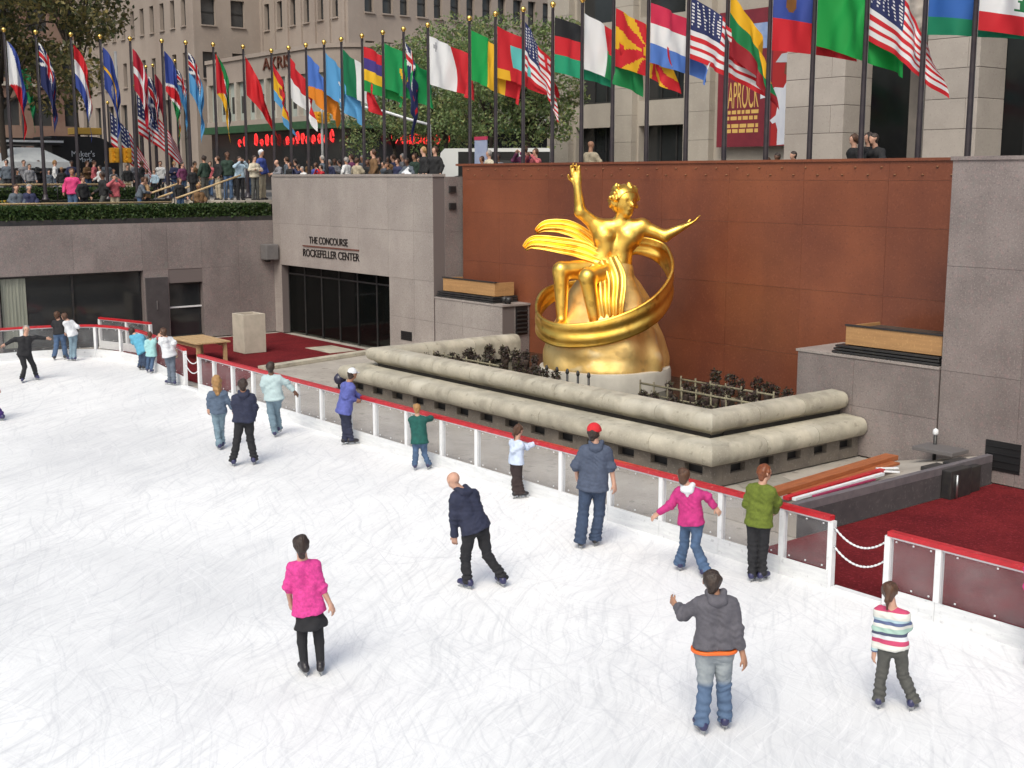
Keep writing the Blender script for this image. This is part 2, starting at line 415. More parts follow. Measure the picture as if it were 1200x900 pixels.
_N = clear.node_tree.nodes; _N['Principled BSDF'].inputs['Base Color'].default_value = (.01, .012, .012, 1); _N['Principled BSDF'].inputs['Roughness'].default_value = .05
_t = _N.new('ShaderNodeBsdfTransparent'); _t.inputs[0].default_value = (.42, .44, .42, 1)
_x = _N.new('ShaderNodeMixShader'); _x.inputs[0].default_value = .35
clear.node_tree.links.new(_t.outputs[0], _x.inputs[1]); clear.node_tree.links.new(_N['Principled BSDF'].outputs[0], _x.inputs[2]); clear.node_tree.links.new(_x.outputs[0], _N['Material Output'].inputs[0])
for k in range(6):
    x0 = DX0 + (DX1 - DX0) * k / 6; x1 = DX0 + (DX1 - DX0) * (k + 1) / 6
    pn = shared_box('glass_pane', (x0 + .03, YL + .30, .06), (x1 - .03, YL + .32, DZ - .05), clear, ent)
    box('mullion', (x0 - .025, YL + .27, 0), (x0 + .025, YL + .35, DZ), dark_metal, ent)
box('transom', (DX0, YL + .28, 2.12), (DX1, YL + .34, 2.17), dark_metal, ent)
warm = pm('warm_display', (.35, .20, .08), (.10, .06, .03), scale=1.5, rough=.6)
for (x, w, h0, h1) in ((-38.9, .5, .5, 1.9), (-37.6, .6, .3, 2.2), (-36.2, .45, .6, 1.7), (-35.0, .7, .2, 2.3), (-34.1, .4, .4, 1.5)):
    box('display_case', (x, YL + 2.2, h0 * .2), (x + w, YL + 2.7, h1), warm, ent, bevel=.02)
letter_mat = pm('dark_bronze_letters', (.03, .025, .024), rough=.4, metal=.5)
lt = thing('wall_lettering', (-36.9, YL - .03, 3.3), 'dark raised capital letters naming the concourse on the granite wall', 'lettering')
a = PY(364, 294, YL); b = PY(410, 299, YL)
text_mesh('letters', 'THE CONCOURSE', .4, letter_mat, (a[0] - .05, YL - .012, 3.32), (1, 0, 0), (0, 0, 1), lt, .03, width=2.55, height=.24)
box('rule', (-38.75, YL - .03, 3.2), (-35.05, YL - .008, 3.245), pm('brown_rule', (.14, .05, .035), rough=.5), lt)
text_mesh('letters', 'ROCKEFELLER CENTER', .4, letter_mat, (-38.75, YL - .012, 2.86), (1, 0, 0), (0, 0, 1), lt, .03, width=3.7, height=.26)
v = thing('vent_opening', (-32.35, YL + .1, .54), 'small dark square vent low in the granite wall beside the entrance', 'vent')
box('backing', (-32.65, YL - .014, .54), (-32.05, YL - .006, .82), black, v)
for k in range(4): shared_box('louvre', (-32.63, YL - .03, .57 + k * .06), (-32.07, YL - .015, .585 + k * .06), black, v)

# --- return pier with four square lamps, red wall, low side walls
ret, _, _ = clad_wall('granite_pier_wall', 'grey granite return wall with four square light openings', 'y', XC1 + .03, YL + .42, YRED + .3, 0, 5.6, [], [1.25, 2.62, 3.95], [], granite, depth=.3)
for (dy, z) in ((.10, 5.12), (.62, 5.12), (.10, 4.62), (.62, 4.62)):
    q = thing('wall_light', (XC1 + .06, YL + .5 + dy, z), 'small square dark light housing on the granite return wall', 'light', 'square lights on the return wall')
    yy = YL + .46 + dy
    box('housing', (XC1 + .035, yy, z), (XC1 + .10, yy + .24, z + .2), dark_metal, q, bevel=.008)
    box('lens', (XC1 + .101, yy + .03, z + .03), (XC1 + .106, yy + .21, z + .17), black, q)
red, _, _ = clad_wall('red_granite_wall', 'tall polished red granite wall behind the gilded statue', 'x', YRED, -30.7, -13.2, 0, 5.92,
                      [-28.9, -26.7, -24.5, -22.3, -20.1, -17.9, -15.7], [1.6, 3.1, 4.55, 5.52], [], redgran, gap=.0025)
box('wall_cap', (-31.0, YRED - .04, 5.92), (-13.1, YRED + .45, 5.98), redgran, red)
nub = pm('bronze_stud', (.26, .13, .065), rough=.5, metal=.3)
stud = MB().lathe((0, 0, 0), [(.001, -.016), (.024, -.011), (.032, 0), (.024, .011), (.001, .016)], 8).me('stud', True); stud.materials.append(nub)
x = -30.4; k = 0
while x < -13.4:
    so = link('stud', stud, None, red, Vector((x, YRED - .01, 5.80 if k % 2 == 0 else 5.64))); x += .33; k += 1

lowL, _, _ = clad_wall('low_granite_wall', 'low granite side wall below the left timber planter', 'x', YL, XC1 + .06, -27.5, 0, 1.98, [-29.4], [1.25], [], granite_light)
box('wall_cap', (XC1 + .06, YL - .02, 1.98), (-27.45, YRED - .01, 2.03), granite_light, lowL)
box('side_facing', (-27.93, YL + .425, 0), (-27.5, YRED - .01, 1.98), granite, lowL)
gv = thing('louvre_panel', (-27.46, YL + .75, 1.2), 'black louvred panel on the side of the low granite wall', 'vent')
box('backing', (-27.495, YL + .2 + .28, 1.15), (-27.47, YRED - .1, 1.95), black, gv)
for k in range(6): shared_box('louvre', (-27.47, YL + .5, 1.2 + k * .12), (-27.42, YRED - .12, 1.24 + k * .12), dark_metal, gv)
lowR, _, _ = clad_wall('low_granite_wall', 'low granite side wall below the right timber planter', 'x', YR, -16.62, -13.25, 0, 1.97, [-15.2], [1.0], [], granite)
box('wall_cap', (-16.66, YR - .02, 1.97), (-13.25, YRED - .01, 2.02), granite_light, lowR)
box('side_facing', (-16.63, YR + .43, 0), (-16.3, YRED - .01, 1.97), granite, lowR)
big, _, _ = clad_wall('granite_wall', 'tall grey granite wall above the red carpet beside the ramp', 'x', YR, -13.22, 3.0, 0, 5.9,
                      [-11.6, -9.6, -7.6, -5.6, -3.6, -1.6], [1.97, 3.95], [], granite)
box('wall_cap', (-13.25, YR - .03, 5.9), (3, YR + .45, 5.97), granite, big)
box('wall_end', (-13.24, YR + .43, 2.03), (-12.9, YRED - .01, 5.9), granite, big)
v = thing('vent_opening', (-11.85, YR + .1, .24), 'black square vent opening in the tall granite wall above the carpet', 'vent')
box('backing', (-12.2, YR - .014, .24), (-11.5, YR - .006, .8), black, v)
for k in range(4): shared_box('louvre', (-12.18, YR - .03, .30 + k * .13), (-11.52, YR - .015, .315 + k * .13), black, v)

# --- timber planters on the low walls
def planter(x0, x1, Y, z, label, dy=1.1):
    o = thing('timber_planter', ((x0 + x1) / 2, Y + .5, z), label, 'planter')
    for k in range(3): box('base_slat', (x0 - .28 + .04 * k, Y + .03, z + .012 + k * .062), (x1 - .02, Y + .14 + dy, z + .055 + k * .062), dark_metal, o, bevel=.006)
    zz = z + .20
    box('front_board', (x0, Y + .10, zz), (x1 - .02, Y + .15, zz + .38), brass_panel, o, bevel=.006)
    box('end_board', (x0, Y + .15, zz), (x0 + .05, Y + dy, zz + .38), brass_panel, o)
    box('end_board', (x1 - .07, Y + .15, zz), (x1 - .02, Y + dy, zz + .38), brass_panel, o)
    box('rim', (x0 - .02, Y + .08, zz + .38), (x1, Y + .17, zz + .41), dark_metal, o)
    box('soil', (x0 + .05, Y + .15, zz), (x1 - .07, Y + dy, zz + .32), pm('soil', (.05, .035, .025), (.08, .05, .035), scale=9, rough=1, bump=.8), o)
    return o
planter(-15.5, -13.27, YR, 2.02, 'timber planter box on dark slats beside the tall granite wall', 1.2)
planter(-30.5, -27.95, YL, 2.03, 'timber planter box beside the pier with square lights', .8)
lamps = MB()
for (i, dx) in enumerate((.12, .3)):
    q = thing('spotlight', (-27.9 + dx, YL + .35, 2.03), 'small black floodlight at the end of the timber planter', 'spotlight', 'floodlights by the left planter')
    MB().lathe((-27.9 + dx, YL + .35, 2.03), [(.03, 0), (.03, .06), (.02, .08)], 8).build('foot', dark_metal, q)
    MB().tube([(-27.9 + dx, YL + .42, 2.17), (-27.9 + dx, YL + .36, 2.16), (-27.9 + dx, YL + .24, 2.14)], [.045, .09, .085], 10).build('lamp_head', dark_metal, q, True)

# --- end wall with windows (faces +X), hedge planter above it
WY0, WY1, WZ0, WZ1 = 11.9, 16.65, .25, 2.45
end, _, _ = clad_wall('granite_wall', 'long grey granite end wall with big dark windows under the hedge', 'y', XL, -4, YL, 0, 4.05,
                      [0, 3, 6, 9, 11.9, 14.3, 16.65, 17.55, 18.8, 20.2], [2.45], [(WY0, WY1, 0, WZ1), (7.0, 11.4, 0, WZ1), (17.55, 18.8, 0, 1.97)], granite)
def shopfront(label, y0, y1, z1, n, door=False):
    o = thing('shop_window', (XL - .2, (y0 + y1) / 2, 0), label, 'window')
    for k in range(n):
        a = y0 + (y1 - y0) * k / n; b = y0 + (y1 - y0) * (k + 1) / n
        shared_box('glass_pane', (XL - .24, a + .03, .12), (XL - .22, b - .03, z1 - .06), glass_dark, o)
        box('mullion', (XL - .28, a - .03, 0), (XL - .16, a + .03, z1), dark_metal, o)
    box('sill', (XL - .3, y0, 0), (XL - .12, y1, .12), dark_metal, o)
    box('head', (XL - .28, y0, z1 - .06), (XL - .15, y1, z1), dark_metal, o)
    if door: box('transom', (XL - .26, y0, z1 * .55), (XL - .17, y1, z1 * .55 + .05), white_paint, o)
    return o
sw = shopfront('wide dark restaurant window in the end wall', WY0, WY1, WZ1, 2)
cur = pm('pale_curtain', (.34, .35, .29), (.24, .25, .21), scale=3, rough=.9, stretch=(1, 6, .2))
cb = MB()
for k in range(14):
    y = WY0 + .1 + k * .055; cb.box((XL - .20 + .02 * (k % 2), y, .14), (XL - .185 + .02 * (k % 2), y + .055, WZ1 - .08))
cb.build('curtain', cur, sw)
shopfront('dark window half hidden past the curtained restaurant window', 7.0, 11.4, WZ1, 3)
shopfront('narrow glazed door with a pale crossbar in the end wall', 17.55, 18.8, 1.97, 1, True)
dk = pm('dark_panel', (.075, .068, .07), (.055, .05, .052), scale=3, rough=.5)
pd = thing('wall_panel', (XL + .03, 17.1, 0), 'dark slate panel between the restaurant window and glazed door', 'panel')
box('panel', (XL + .002, 16.7, .0), (XL + .05, 17.5, 2.2), dk, pd, bevel=.01)
box('pull_handle', (XL + .052, 17.05, 1.1), (XL + .085, 17.08, 1.4), steel, pd)
for (y0, y1) in ((15.9, 16.6),):
    pass
box('planter_front', (XL - .75, -4, 4.05), (XL - .02, YL + .1, 4.22), dark_metal)
hp = bpy.data.objects['planter_front']; hp.name = 'hedge_planter'; props(hp, 'long dark metal trough holding the clipped hedge', 'planter')
# corner lamp box and dark box by the concourse wall
cl = thing('speaker_box', (XL + .25, YL - .3, 2.7), 'grey box speaker fixed in the corner by the concourse entrance', 'speaker')
box('cabinet', (XL + .03, YL - .55, 2.65), (XL + .5, YL - .06, 3.2), pm('grey_cabinet', (.16, .15, .15), (.12, .115, .115), scale=4, rough=.6), cl, bevel=.03)
box('bracket', (XL + .0, YL - .35, 2.55), (XL + .12, YL - .2, 2.65), dark_metal, cl)

# ================================================================ RINK BARRIER
def edge_y(x):
    q = sorted([(a, b) for (a, b) in path if a < -30 and b > 11] + [(-30, YB), (20, YB)]); return float(np.interp(x, [a for a, b in q], [b for a, b in q]))
def barrier(label, pts, posts_at, closed_end=True):
    """pts: polyline of post positions; every bay gets its own kick board, acrylic panel and rail"""
    o = thing('rink_barrier', (pts[0][0], pts[0][1], 0), label, 'barrier')
    Hh = 1.03
    for i, p in enumerate(pts):
        d = Vector((pts[min(i + 1, len(pts) - 1)][0] - pts[max(i - 1, 0)][0], pts[min(i + 1, len(pts) - 1)][1] - pts[max(i - 1, 0)][1], 0)).normalized()
        n = Vector((-d.y, d.x, 0))
        a = Vector((p[0], p[1], 0))
        MB().beam(a + Vector((0, 0, .0)), a + Vector((0, 0, Hh - .07)), .085, .085, tuple(n)).build('post', white_paint, o)
    for i in range(len(pts) - 1):
        a = Vector((pts[i][0], pts[i][1], 0)); b = Vector((pts[i + 1][0], pts[i + 1][1], 0)); d = (b - a).normalized(); n = Vector((-d.y, d.x, 0))
        z = Vector((0, 0, 1)); e = .0435
        jut = -n if (n.dot(Vector((a.x - CP[0], a.y - CP[1], 0))) > 0) else n     # towards the ice
        MB().beam(a + z * .13 + jut * .052 + d * .003, b + z * .13 + jut * .052 - d * .003, .02, .26).build('kick_board', kick_paint, o)
        MB().beam(a + z * .605 + d * e, b + z * .605 - d * e, .012, .69).build('acrylic_panel', acrylic, o)
        MB().beam(a + z * .955 + d * e, b + z * .955 - d * e, .045, .05).build('panel_frame', white_paint, o)
        MB().beam(a + z * (Hh - .035) + d * .002, b + z * (Hh - .035) - d * .002, .11, .065).build('top_rail', red_paint, o)
        bl = MB()
        L = (b - a).length
        for t in (.16, .5, .84):
            for zz in (.30, .90):
                c = a + d * (L * t) + z * zz + jut * .012
                bl.beam(c, c + jut * .010, .02, .02)
        props(bl.build('bolt_heads', white_paint, o), kind='stuff')
    return o
bx_main = [(-10.16, YB)] + [(x, YB) for x in (-11.0, -12.16, -13.4, -14.58, -15.81, -17.05, -18.22, -19.35, -20.57, -21.75, -22.85, -23.96, -25.06, -26.15, -27.25, -28.35, -29.4, -30.3)]
b_main = barrier('long clear panelled rink barrier with red rail in front of the fountain', bx_main, None)
b_right = barrier('short clear rink barrier with red rail right of the roped gap', [(-9.25, YB), (-8.5, YB), (-6.9, YB), (-5.4, YB), (-3.9, YB)], None)
cp = [(-31.55, 13.88)] + path[2:]
b_corner = barrier('curved clear rink barrier with red rail at the rink corner', cp, None)
box('threshold', (-10.1, YB - .06, 0), (-9.3, YB + .06, .05), white_paint); props(bpy.data.objects['threshold'], 'low white sill board across the roped barrier gap', 'sill')
box('threshold', (-31.5, YB - .02, 0), (-30.35, YB + .1, .05), white_paint); props(bpy.data.objects['threshold.001'], 'low white sill board across the gap near the rink corner', 'sill')
def rope(x0, x1, y0, y1, z, sag, label):
    pts = []
    for k in range(15):
        t = k / 14; pts.append((x0 + (x1 - x0) * t, y0 + (y1 - y0) * t, z - sag * 4 * t * (1 - t)))
    r = thing('barrier_chain', ((x0 + x1) / 2, y0, z), label, 'chain')
    for k in range(14):
        a, b = Vector(pts[k]), Vector(pts[k + 1])
        MB().tube([a, (a + b) / 2, b], [.011, .016, .011], 6).build('link', white_paint, r, True)
    for p in (pts[0], pts[-1]):
        MB().lathe((p[0], p[1], p[2] - .02), [(.005, 0), (.022, .01), (.022, .03), (.005, .04)], 8).build('hook', steel, r, True)
rope(-10.11, -9.30, YB, YB, .86, .17, 'upper white chain sagging across the roped barrier gap')
rope(-10.11, -9.30, YB, YB, .60, .17, 'lower white chain sagging across the roped barrier gap')
rope(-31.5, -30.36, 13.87, YB, .86, .16, 'upper white chain across the gap near the rink corner')
rope(-31.5, -30.36, 13.87, YB, .60, .16, 'lower white chain across the gap near the rink corner')
# spare gate leaf standing behind the corner
b_sp = barrier('short spare barrier section standing behind the rink corner', [(-40.5, 14.9), (-39.2, 15.3), (-38.0, 15.6)], None)

# long skate tracks cut in the ice: beyond counting
tk = MB(); rt = random.Random(21)
for j in range(300):
    cx, cy = rt.uniform(-38, 4), rt.uniform(-6, 13.2); R0 = rt.choice((1.2, 2.5, 4, 7, 12)) * rt.uniform(.7, 1.3); a0 = rt.uniform(0, 6.28); L_ = rt.uniform(.6, 4.5); n_ = 12; w_ = rt.uniform(.0025, .006)
    ox, oy = cx - R0 * math.cos(a0), cy - R0 * math.sin(a0); prev = None
    for q in range(n_ + 1):
        t_ = a0 + L_ / R0 * q / n_; ww = w_ * math.sin(math.pi * (q + .3) / (n_ + .6)); x1, y1 = math.cos(t_), math.sin(t_)
        cur = ((ox + (R0 - ww) * x1, oy + (R0 - ww) * y1, .003), (ox + (R0 + ww) * x1, oy + (R0 + ww) * y1, .003))
        if prev and cur[0][1] < edge_y(cur[0][0]) - .15 and cur[0][0] > -39.1: tk.quad(prev[0], cur[0], cur[1], prev[1])
        prev = cur
props(tk.build('skate_tracks', pm('cut_ice', (.62, .63, .66), (.84, .84, .85), scale=.7, rough=.6)), 'thin curved skate tracks scored across the white ice', 'tracks', kind='stuff')

# ================================================================ FOUNTAIN BASIN
bas = thing('fountain_basin', (-21.2, 19, 0), 'stepped concrete fountain basin with two rounded copings round the statue', 'fountain')
LX0, LX1, LY = -27.75, -14.78, 16.38      # nose of the lower coping
UX0, UX1, UY = -27.2, -15.25, 16.88       # nose of the upper coping
def coping_profile(r, depth, ztop):
    """(outward, z) outline: bullnose front, gently sloped top, back edge, bottom"""
    pts = []
    for k in range(9):
        t = -math.pi / 2 + math.pi * k / 8
        pts.append((r * math.cos(t) * .85 - r * .85, ztop - r + r * math.sin(t)))
    for k in range(8):
        t = math.pi / 2 - math.pi / 2 * k / 7; pts.append((-depth + r * 1.3 - r * 1.3 * math.cos(t), ztop - r * 1.3 + .02 + r * 1.3 * math.sin(t)))
    pts += [(-depth, ztop - 2 * r - (.25 if ztop > 1 else 0)), (-depth * .7, ztop - 2 * r - (.25 if ztop > 1 else 0))]
    return pts
def sweep(profile, p0, p1, inward, m0=0.0, m1=0.0):
    """extrude an outline from p0 to p1; inward = horizontal unit vector pointing away from the nose; m = mitre slope at each end"""
    p0 = Vector(p0); p1 = Vector(p1); d = (p1 - p0).normalized(); inn = Vector(inward); mb = MB(); n = len(profile)
    for (o_, z) in profile: mb.v.append(tuple(p0 + inn * (-o_) + d * (-o_ * m0) + Vector((0, 0, z))))
    for (o_, z) in profile: mb.v.append(tuple(p1 + inn * (-o_) - d * (-o_ * m1) + Vector((0, 0, z))))
    mb.f = [(k, (k + 1) % n, n + (k + 1) % n, n + k) for k in range(n)] + [tuple(reversed(range(n))), tuple(range(n, 2 * n))]
    return mb
def coping_ring(x0, x1, y, yend0, yend1, ztop, r, depth, nseg):
    prof = coping_profile(r, depth, ztop)
    g = .006
    xs = np.linspace(x0, x1, nseg + 1)
    for k in range(nseg):
        m0 = 1.0 if k == 0 else 0.0; m1 = 1.0 if k == nseg - 1 else 0.0
        o = sweep(prof, (xs[k] + (0 if k == 0 else g), y, 0), (xs[k + 1] - (0 if k == nseg - 1 else g), y, 0), (0, 1, 0), m0, m1).build('coping_stone', concrete, bas)
        o.data.polygons.foreach_set('use_smooth', [True] * len(o.data.polygons)); auto_smooth(o.data)
    for (xx, inn, yend) in ((x1, (-1, 0, 0), yend1), (x0, (1, 0, 0), yend0)):
        ys = np.linspace(y, yend, 4)
        for k in range(3):
            o = sweep(prof, (xx, ys[k] + (0 if k == 0 else g), 0), (xx, ys[k + 1] - g, 0), inn, 1.0 if k == 0 else 0.0, 0.0).build('coping_stone', concrete, bas)
            o.data.polygons.foreach_set('use_smooth', [True] * len(o.data.polygons)); auto_smooth(o.data)
def auto_smooth(me, ang=40):
    bm = bmesh.new(); bm.from_mesh(me); bmesh.ops.recalc_face_normals(bm, faces=bm.faces[:])
    for e in bm.edges:
        if len(e.link_faces) == 2 and e.calc_face_angle(0) > math.radians(ang): e.smooth = False
    bm.to_mesh(me); bm.free()
coping_ring(LX0, LX1, LY, YL - .03, YR - .03, .80, .19, .80, 8)
coping_ring(UX0, UX1, UY, YL - .05, YR - .05, 1.27, .17, .60, 8)
# base wall with slots: front and right side
def slotted(axis, u0, u1, plane, n, z1=.43, depth=.3):
    def P(u, d, z): return (u, plane + d, z) if axis == 'x' else (plane - d, u, z)
    w = (u1 - u0) / n
    body = MB()
    for k in range(n):
        a = u0 + k * w; s0, s1 = a + w * .25, a + w * .75
        for (ua, ub, za, zb) in ((a, s0, 0, z1), (s1, a + w, 0, z1), (s0, s1, 0, .20), (s0, s1, .37, z1)):
            q0 = P(ua, 0, za); q1 = P(ub, depth, zb)
            body.box(tuple(min(q0[i], q1[i]) for i in range(3)), tuple(max(q0[i], q1[i]) for i in range(3)))
        q0 = P(s0, .12, .20); q1 = P(s1, .15, .37)
        box('overflow_slot', tuple(min(q0[i], q1[i]) for i in range(3)), tuple(max(q0[i], q1[i]) for i in range(3)), black, bas)
    body.build('base_wall', concrete_base, bas)
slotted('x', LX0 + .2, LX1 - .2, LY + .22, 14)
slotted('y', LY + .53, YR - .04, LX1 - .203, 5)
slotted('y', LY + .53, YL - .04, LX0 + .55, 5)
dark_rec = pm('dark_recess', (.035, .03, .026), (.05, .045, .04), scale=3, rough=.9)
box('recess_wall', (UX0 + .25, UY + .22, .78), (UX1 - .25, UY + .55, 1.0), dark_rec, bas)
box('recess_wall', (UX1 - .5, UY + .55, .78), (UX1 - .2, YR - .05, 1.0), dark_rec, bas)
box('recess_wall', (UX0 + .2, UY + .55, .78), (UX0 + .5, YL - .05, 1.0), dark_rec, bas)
water = pm('dark_water', (.018, .022, .018), (.03, .03, .022), scale=2, rough=.12, bump=.3, bscale=5)
ground('water', [(UX0 + .45, UY + .45), (UX1 - .45, UY + .45), (UX1 - .45, YR), (-16.62, YR), (-16.62, YRED), (-27.4, YRED), (-27.4, YL), (UX0 + .45, YL)], .62, water)

# pipes, nozzles and lamps in the water
pipe_mat = pm('corroded_pipe', (.24, .22, .14), (.13, .11, .075), scale=6, rough=.7)
lamp_mat = pm('drowned_lamp', (.07, .05, .05), (.11, .085, .075), scale=14, rough=.8, bump=.6)
def pipe_run(x0, x1, y, label):
    o = thing('water_pipe', (x0, y, .6), label, 'pipe')
    MB().tube([(x0, y, 1.02), (x1, y, 1.02)], .025, 7).build('header_pipe', pipe_mat, o, True)
    MB().tube([(x0, y - .02, .80), (x1, y - .02, .80)], .02, 7).build('feed_pipe', pipe_mat, o, True)
    n = int(abs(x1 - x0) / .42)
    for k in range(n + 1):
        x = x0 + (x1 - x0) * k / n
        MB().tube([(x, y, .55), (x, y, 1.10)], .022, 6).build('riser', pipe_mat, o, True)
pipe_run(-26.6, -23.7, 18.6, 'corroded pipe rail standing in the pool left of the statue')
pipe_run(-19.8, -16.4, 19.5, 'corroded pipe rail standing in the pool right of the statue')
pipe_run(-19.6, -16.9, 20.6, 'corroded rear pipe rail in the pool below the red wall')
spots = [(-24.9 + .30 * k, 17.85, .80) for k in range(4)] + [(-23.0 + .27 * k, 18.25, .92) for k in range(7)] + [(-26.3 + .36 * k, 18.1, .74) for k in range(4)] + [(-26.8 + .34 * k, 19.2, .74) for k in range(7)] + [(-26.9 + .36 * k, 20.5, .72) for k in range(7)] \
    + [(-19.3 + .30 * k, 20.1, .74) for k in range(9)] + [(-18.9 + .36 * k, 18.7, .72) for k in range(7)] + [(-19.2 + .36 * k, 21.4, .78) for k in range(7)]
PLANTS = []
for q in range(5):
    r_ = np.random.default_rng(50 + q); n_ = 170; d_ = r_.normal(size=(n_, 3)); d_ /= np.linalg.norm(d_, axis=1)[:, None]; d_ *= (.13 * r_.uniform(.45, 1.05, n_))[:, None]; d_[:, 2] = d_[:, 2] * 1.2 + .2
    PLANTS.append(d_)
for k in range(5):
    p = (-21.7 + .36 * k, 18.35)
    o = thing('jet_nozzle', (p[0], p[1], .6), 'thin dark upright water jet nozzle before the pedestal', 'nozzle', 'jet nozzles before the pedestal')
    MB().tube([(p[0], p[1], .55), (p[0], p[1], 1.22)], .028, 6).build('stem', dark_metal, o, True)
    MB().lathe((p[0], p[1], 1.2), [(.03, 0), (.045, .03), (.03, .1), (.01, .12)], 8).build('tip', dark_metal, o, True)

# ================================================================ ORGANIC SURFACES (one continuous skin from blended tapered limbs)
def A3(p): return np.array(p, dtype=float)
def unit(v):
    v = A3(v); return v / max(np.linalg.norm(v), 1e-9)
def limb(a, b, ra, rb, flat=None, cut=None, k=None, sub=False):
    return dict(a=A3(a), b=A3(b), ra=ra, rb=rb, flat=flat, cut=cut, k=k, sub=sub)
def surface(name, prims, h, k=.03, wr=0.0, seed=0, wscale=1.0, folds=None):
    lo = np.min([np.minimum(p['a'], p['b']) - max(p['ra'], p['rb']) * 1.15 for p in prims if not p['sub']], axis=0) - 3 * h
    hi = np.max([np.maximum(p['a'], p['b']) + max(p['ra'], p['rb']) * 1.15 for p in prims if not p['sub']], axis=0) + 3 * h
    n = np.ceil((hi - lo) / h).astype(int) + 1
    F = np.full(n, 1.0, dtype=np.float32)
    ax = [lo[i] + h * np.arange(n[i]) for i in range(3)]
    for p in prims:
        kk = p['k'] if p['k'] is not None else k
        m = max(p['ra'], p['rb']) * 1.15 + kk + 2 * h
        i0 = np.clip(np.floor((np.minimum(p['a'], p['b']) - m - lo) / h).astype(int), 0, n - 1)
        i1 = np.clip(np.ceil((np.maximum(p['a'], p['b']) + m - lo) / h).astype(int) + 1, 1, n)
        sl = tuple(slice(i0[i], i1[i]) for i in range(3))
        x = ax[0][sl[0]][:, None, None]; y = ax[1][sl[1]][None, :, None]; z = ax[2][sl[2]][None, None, :]
        d = p['b'] - p['a']; L2 = max(float(d @ d), 1e-9)
        qx, qy, qz = x - p['a'][0], y - p['a'][1], z - p['a'][2]
        t = np.clip((qx * d[0] + qy * d[1] + qz * d[2]) / L2, 0, 1)
        qx = qx - t * d[0]; qy = qy - t * d[1]; qz = qz - t * d[2]
        if p['flat'] is not None:
            e, fl = p['flat']; c = (qx * e[0] + qy * e[1] + qz * e[2]) * (1 / fl - 1)
            qx = qx + c * e[0]; qy = qy + c * e[1]; qz = qz + c * e[2]
        D = np.sqrt(qx * qx + qy * qy + qz * qz) - (p['ra'] + (p['rb'] - p['ra']) * t)
        if p['cut'] is not None:
            for (co, cn) in p['cut']:
                D = np.maximum(D, (x - co[0]) * cn[0] + (y - co[1]) * cn[1] + (z - co[2]) * cn[2])
        f = F[sl]
        if p['sub']:
            F[sl] = np.maximum(f, -D)
        else:
            w = np.clip(.5 + .5 * (f - D) / kk, 0, 1); F[sl] = f + (D - f) * w - kk * w * (1 - w)
    V, Q = nets(F, lo, h)
    me = mesh_np(name, V, Q, True)
    if wr:
        N = np.empty(len(V) * 3, dtype=np.float32); me.vertices.foreach_get('normal', N); N = N.reshape(-1, 3)
        r = np.random.default_rng(seed); disp = np.zeros(len(V))
        for j in range(7):
            dirv = r.normal(size=3); dirv[2] *= 1.6; dirv = dirv / np.linalg.norm(dirv); fr = r.uniform(14, 46) / wscale; ph = r.uniform(0, 6.28)
            wv = np.sin(V @ r.normal(size=3) * 7 / wscale + ph) * 1.4
            disp += np.sin(V @ dirv * fr + wv + ph) / (j * .35 + 1)
        amp = disp * wr * .45
        if folds:                                   # creases gathered round elbows, knees, ankles and hems
            for fi, (c, axv, rad_, am) in enumerate(folds):
                d_ = V - c; fall = np.exp(-(np.linalg.norm(d_, axis=1) / rad_) ** 2); r2 = np.random.default_rng(seed + fi)
                skew = d_ @ unit(r2.normal(size=3)) * 26
                amp = amp + am * fall * np.sin(d_ @ axv * r2.uniform(75, 105) + skew + 1.2 * np.sin(V @ r2.normal(size=3) * 22))
        V = V + N * amp[:, None]
        me.vertices.foreach_set('co', V.astype(np.float32).ravel()); me.update()
    return me
def nets(F, lo, h):
    s = F < 0
    n = F.shape
    cnt = np.zeros(tuple(np.array(n) - 1), dtype=np.uint8)
    offs = [(i, j, k) for i in (0, 1) for j in (0, 1) for k in (0, 1)]
    for o in offs: cnt += s[o[0]:n[0] - 1 + o[0], o[1]:n[1] - 1 + o[1], o[2]:n[2] - 1 + o[2]]
    act = (cnt > 0) & (cnt < 8)
    I = np.argwhere(act); idx = np.full(act.shape, -1, dtype=np.int64); idx[act] = np.arange(len(I))
    vals = np.stack([F[I[:, 0] + o[0], I[:, 1] + o[1], I[:, 2] + o[2]] for o in offs], 1)
    acc = np.zeros((len(I), 3)); num = np.zeros(len(I))
    for a in range(8):
        for b in range(a + 1, 8):
            da = np.array(offs[a]); db = np.array(offs[b])
            if np.abs(da - db).sum() != 1: continue
            m = (vals[:, a] < 0) != (vals[:, b] < 0)
            t = vals[:, a] / np.where(m, vals[:, a] - vals[:, b], 1)
            acc += np.where(m[:, None], da + t[:, None] * (db - da), 0); num += m
    V = (I + acc / np.maximum(num, 1)[:, None]) * h + lo
    Q = []
    for axis in range(3):
        a1, a2 = (axis + 1) % 3, (axis + 2) % 3
        s0 = np.moveaxis(s, (axis, a1, a2), (0, 1, 2)); id0 = np.moveaxis(idx, (axis, a1, a2), (0, 1, 2))
        A, B = s0[:-1, 1:-1, 1:-1], s0[1:, 1:-1, 1:-1]
        e = np.argwhere(A != B)
        if len(e) == 0: continue
        i, j, k = e[:, 0], e[:, 1] + 1, e[:, 2] + 1
        q = np.stack([id0[i, j - 1, k - 1], id0[i, j, k - 1], id0[i, j, k], id0[i, j - 1, k]], 1)
        neg = A[e[:, 0], e[:, 1], e[:, 2]]
        q[~neg] = q[~neg][:, ::-1]
        Q.append(q)
    return V, np.concatenate(Q)

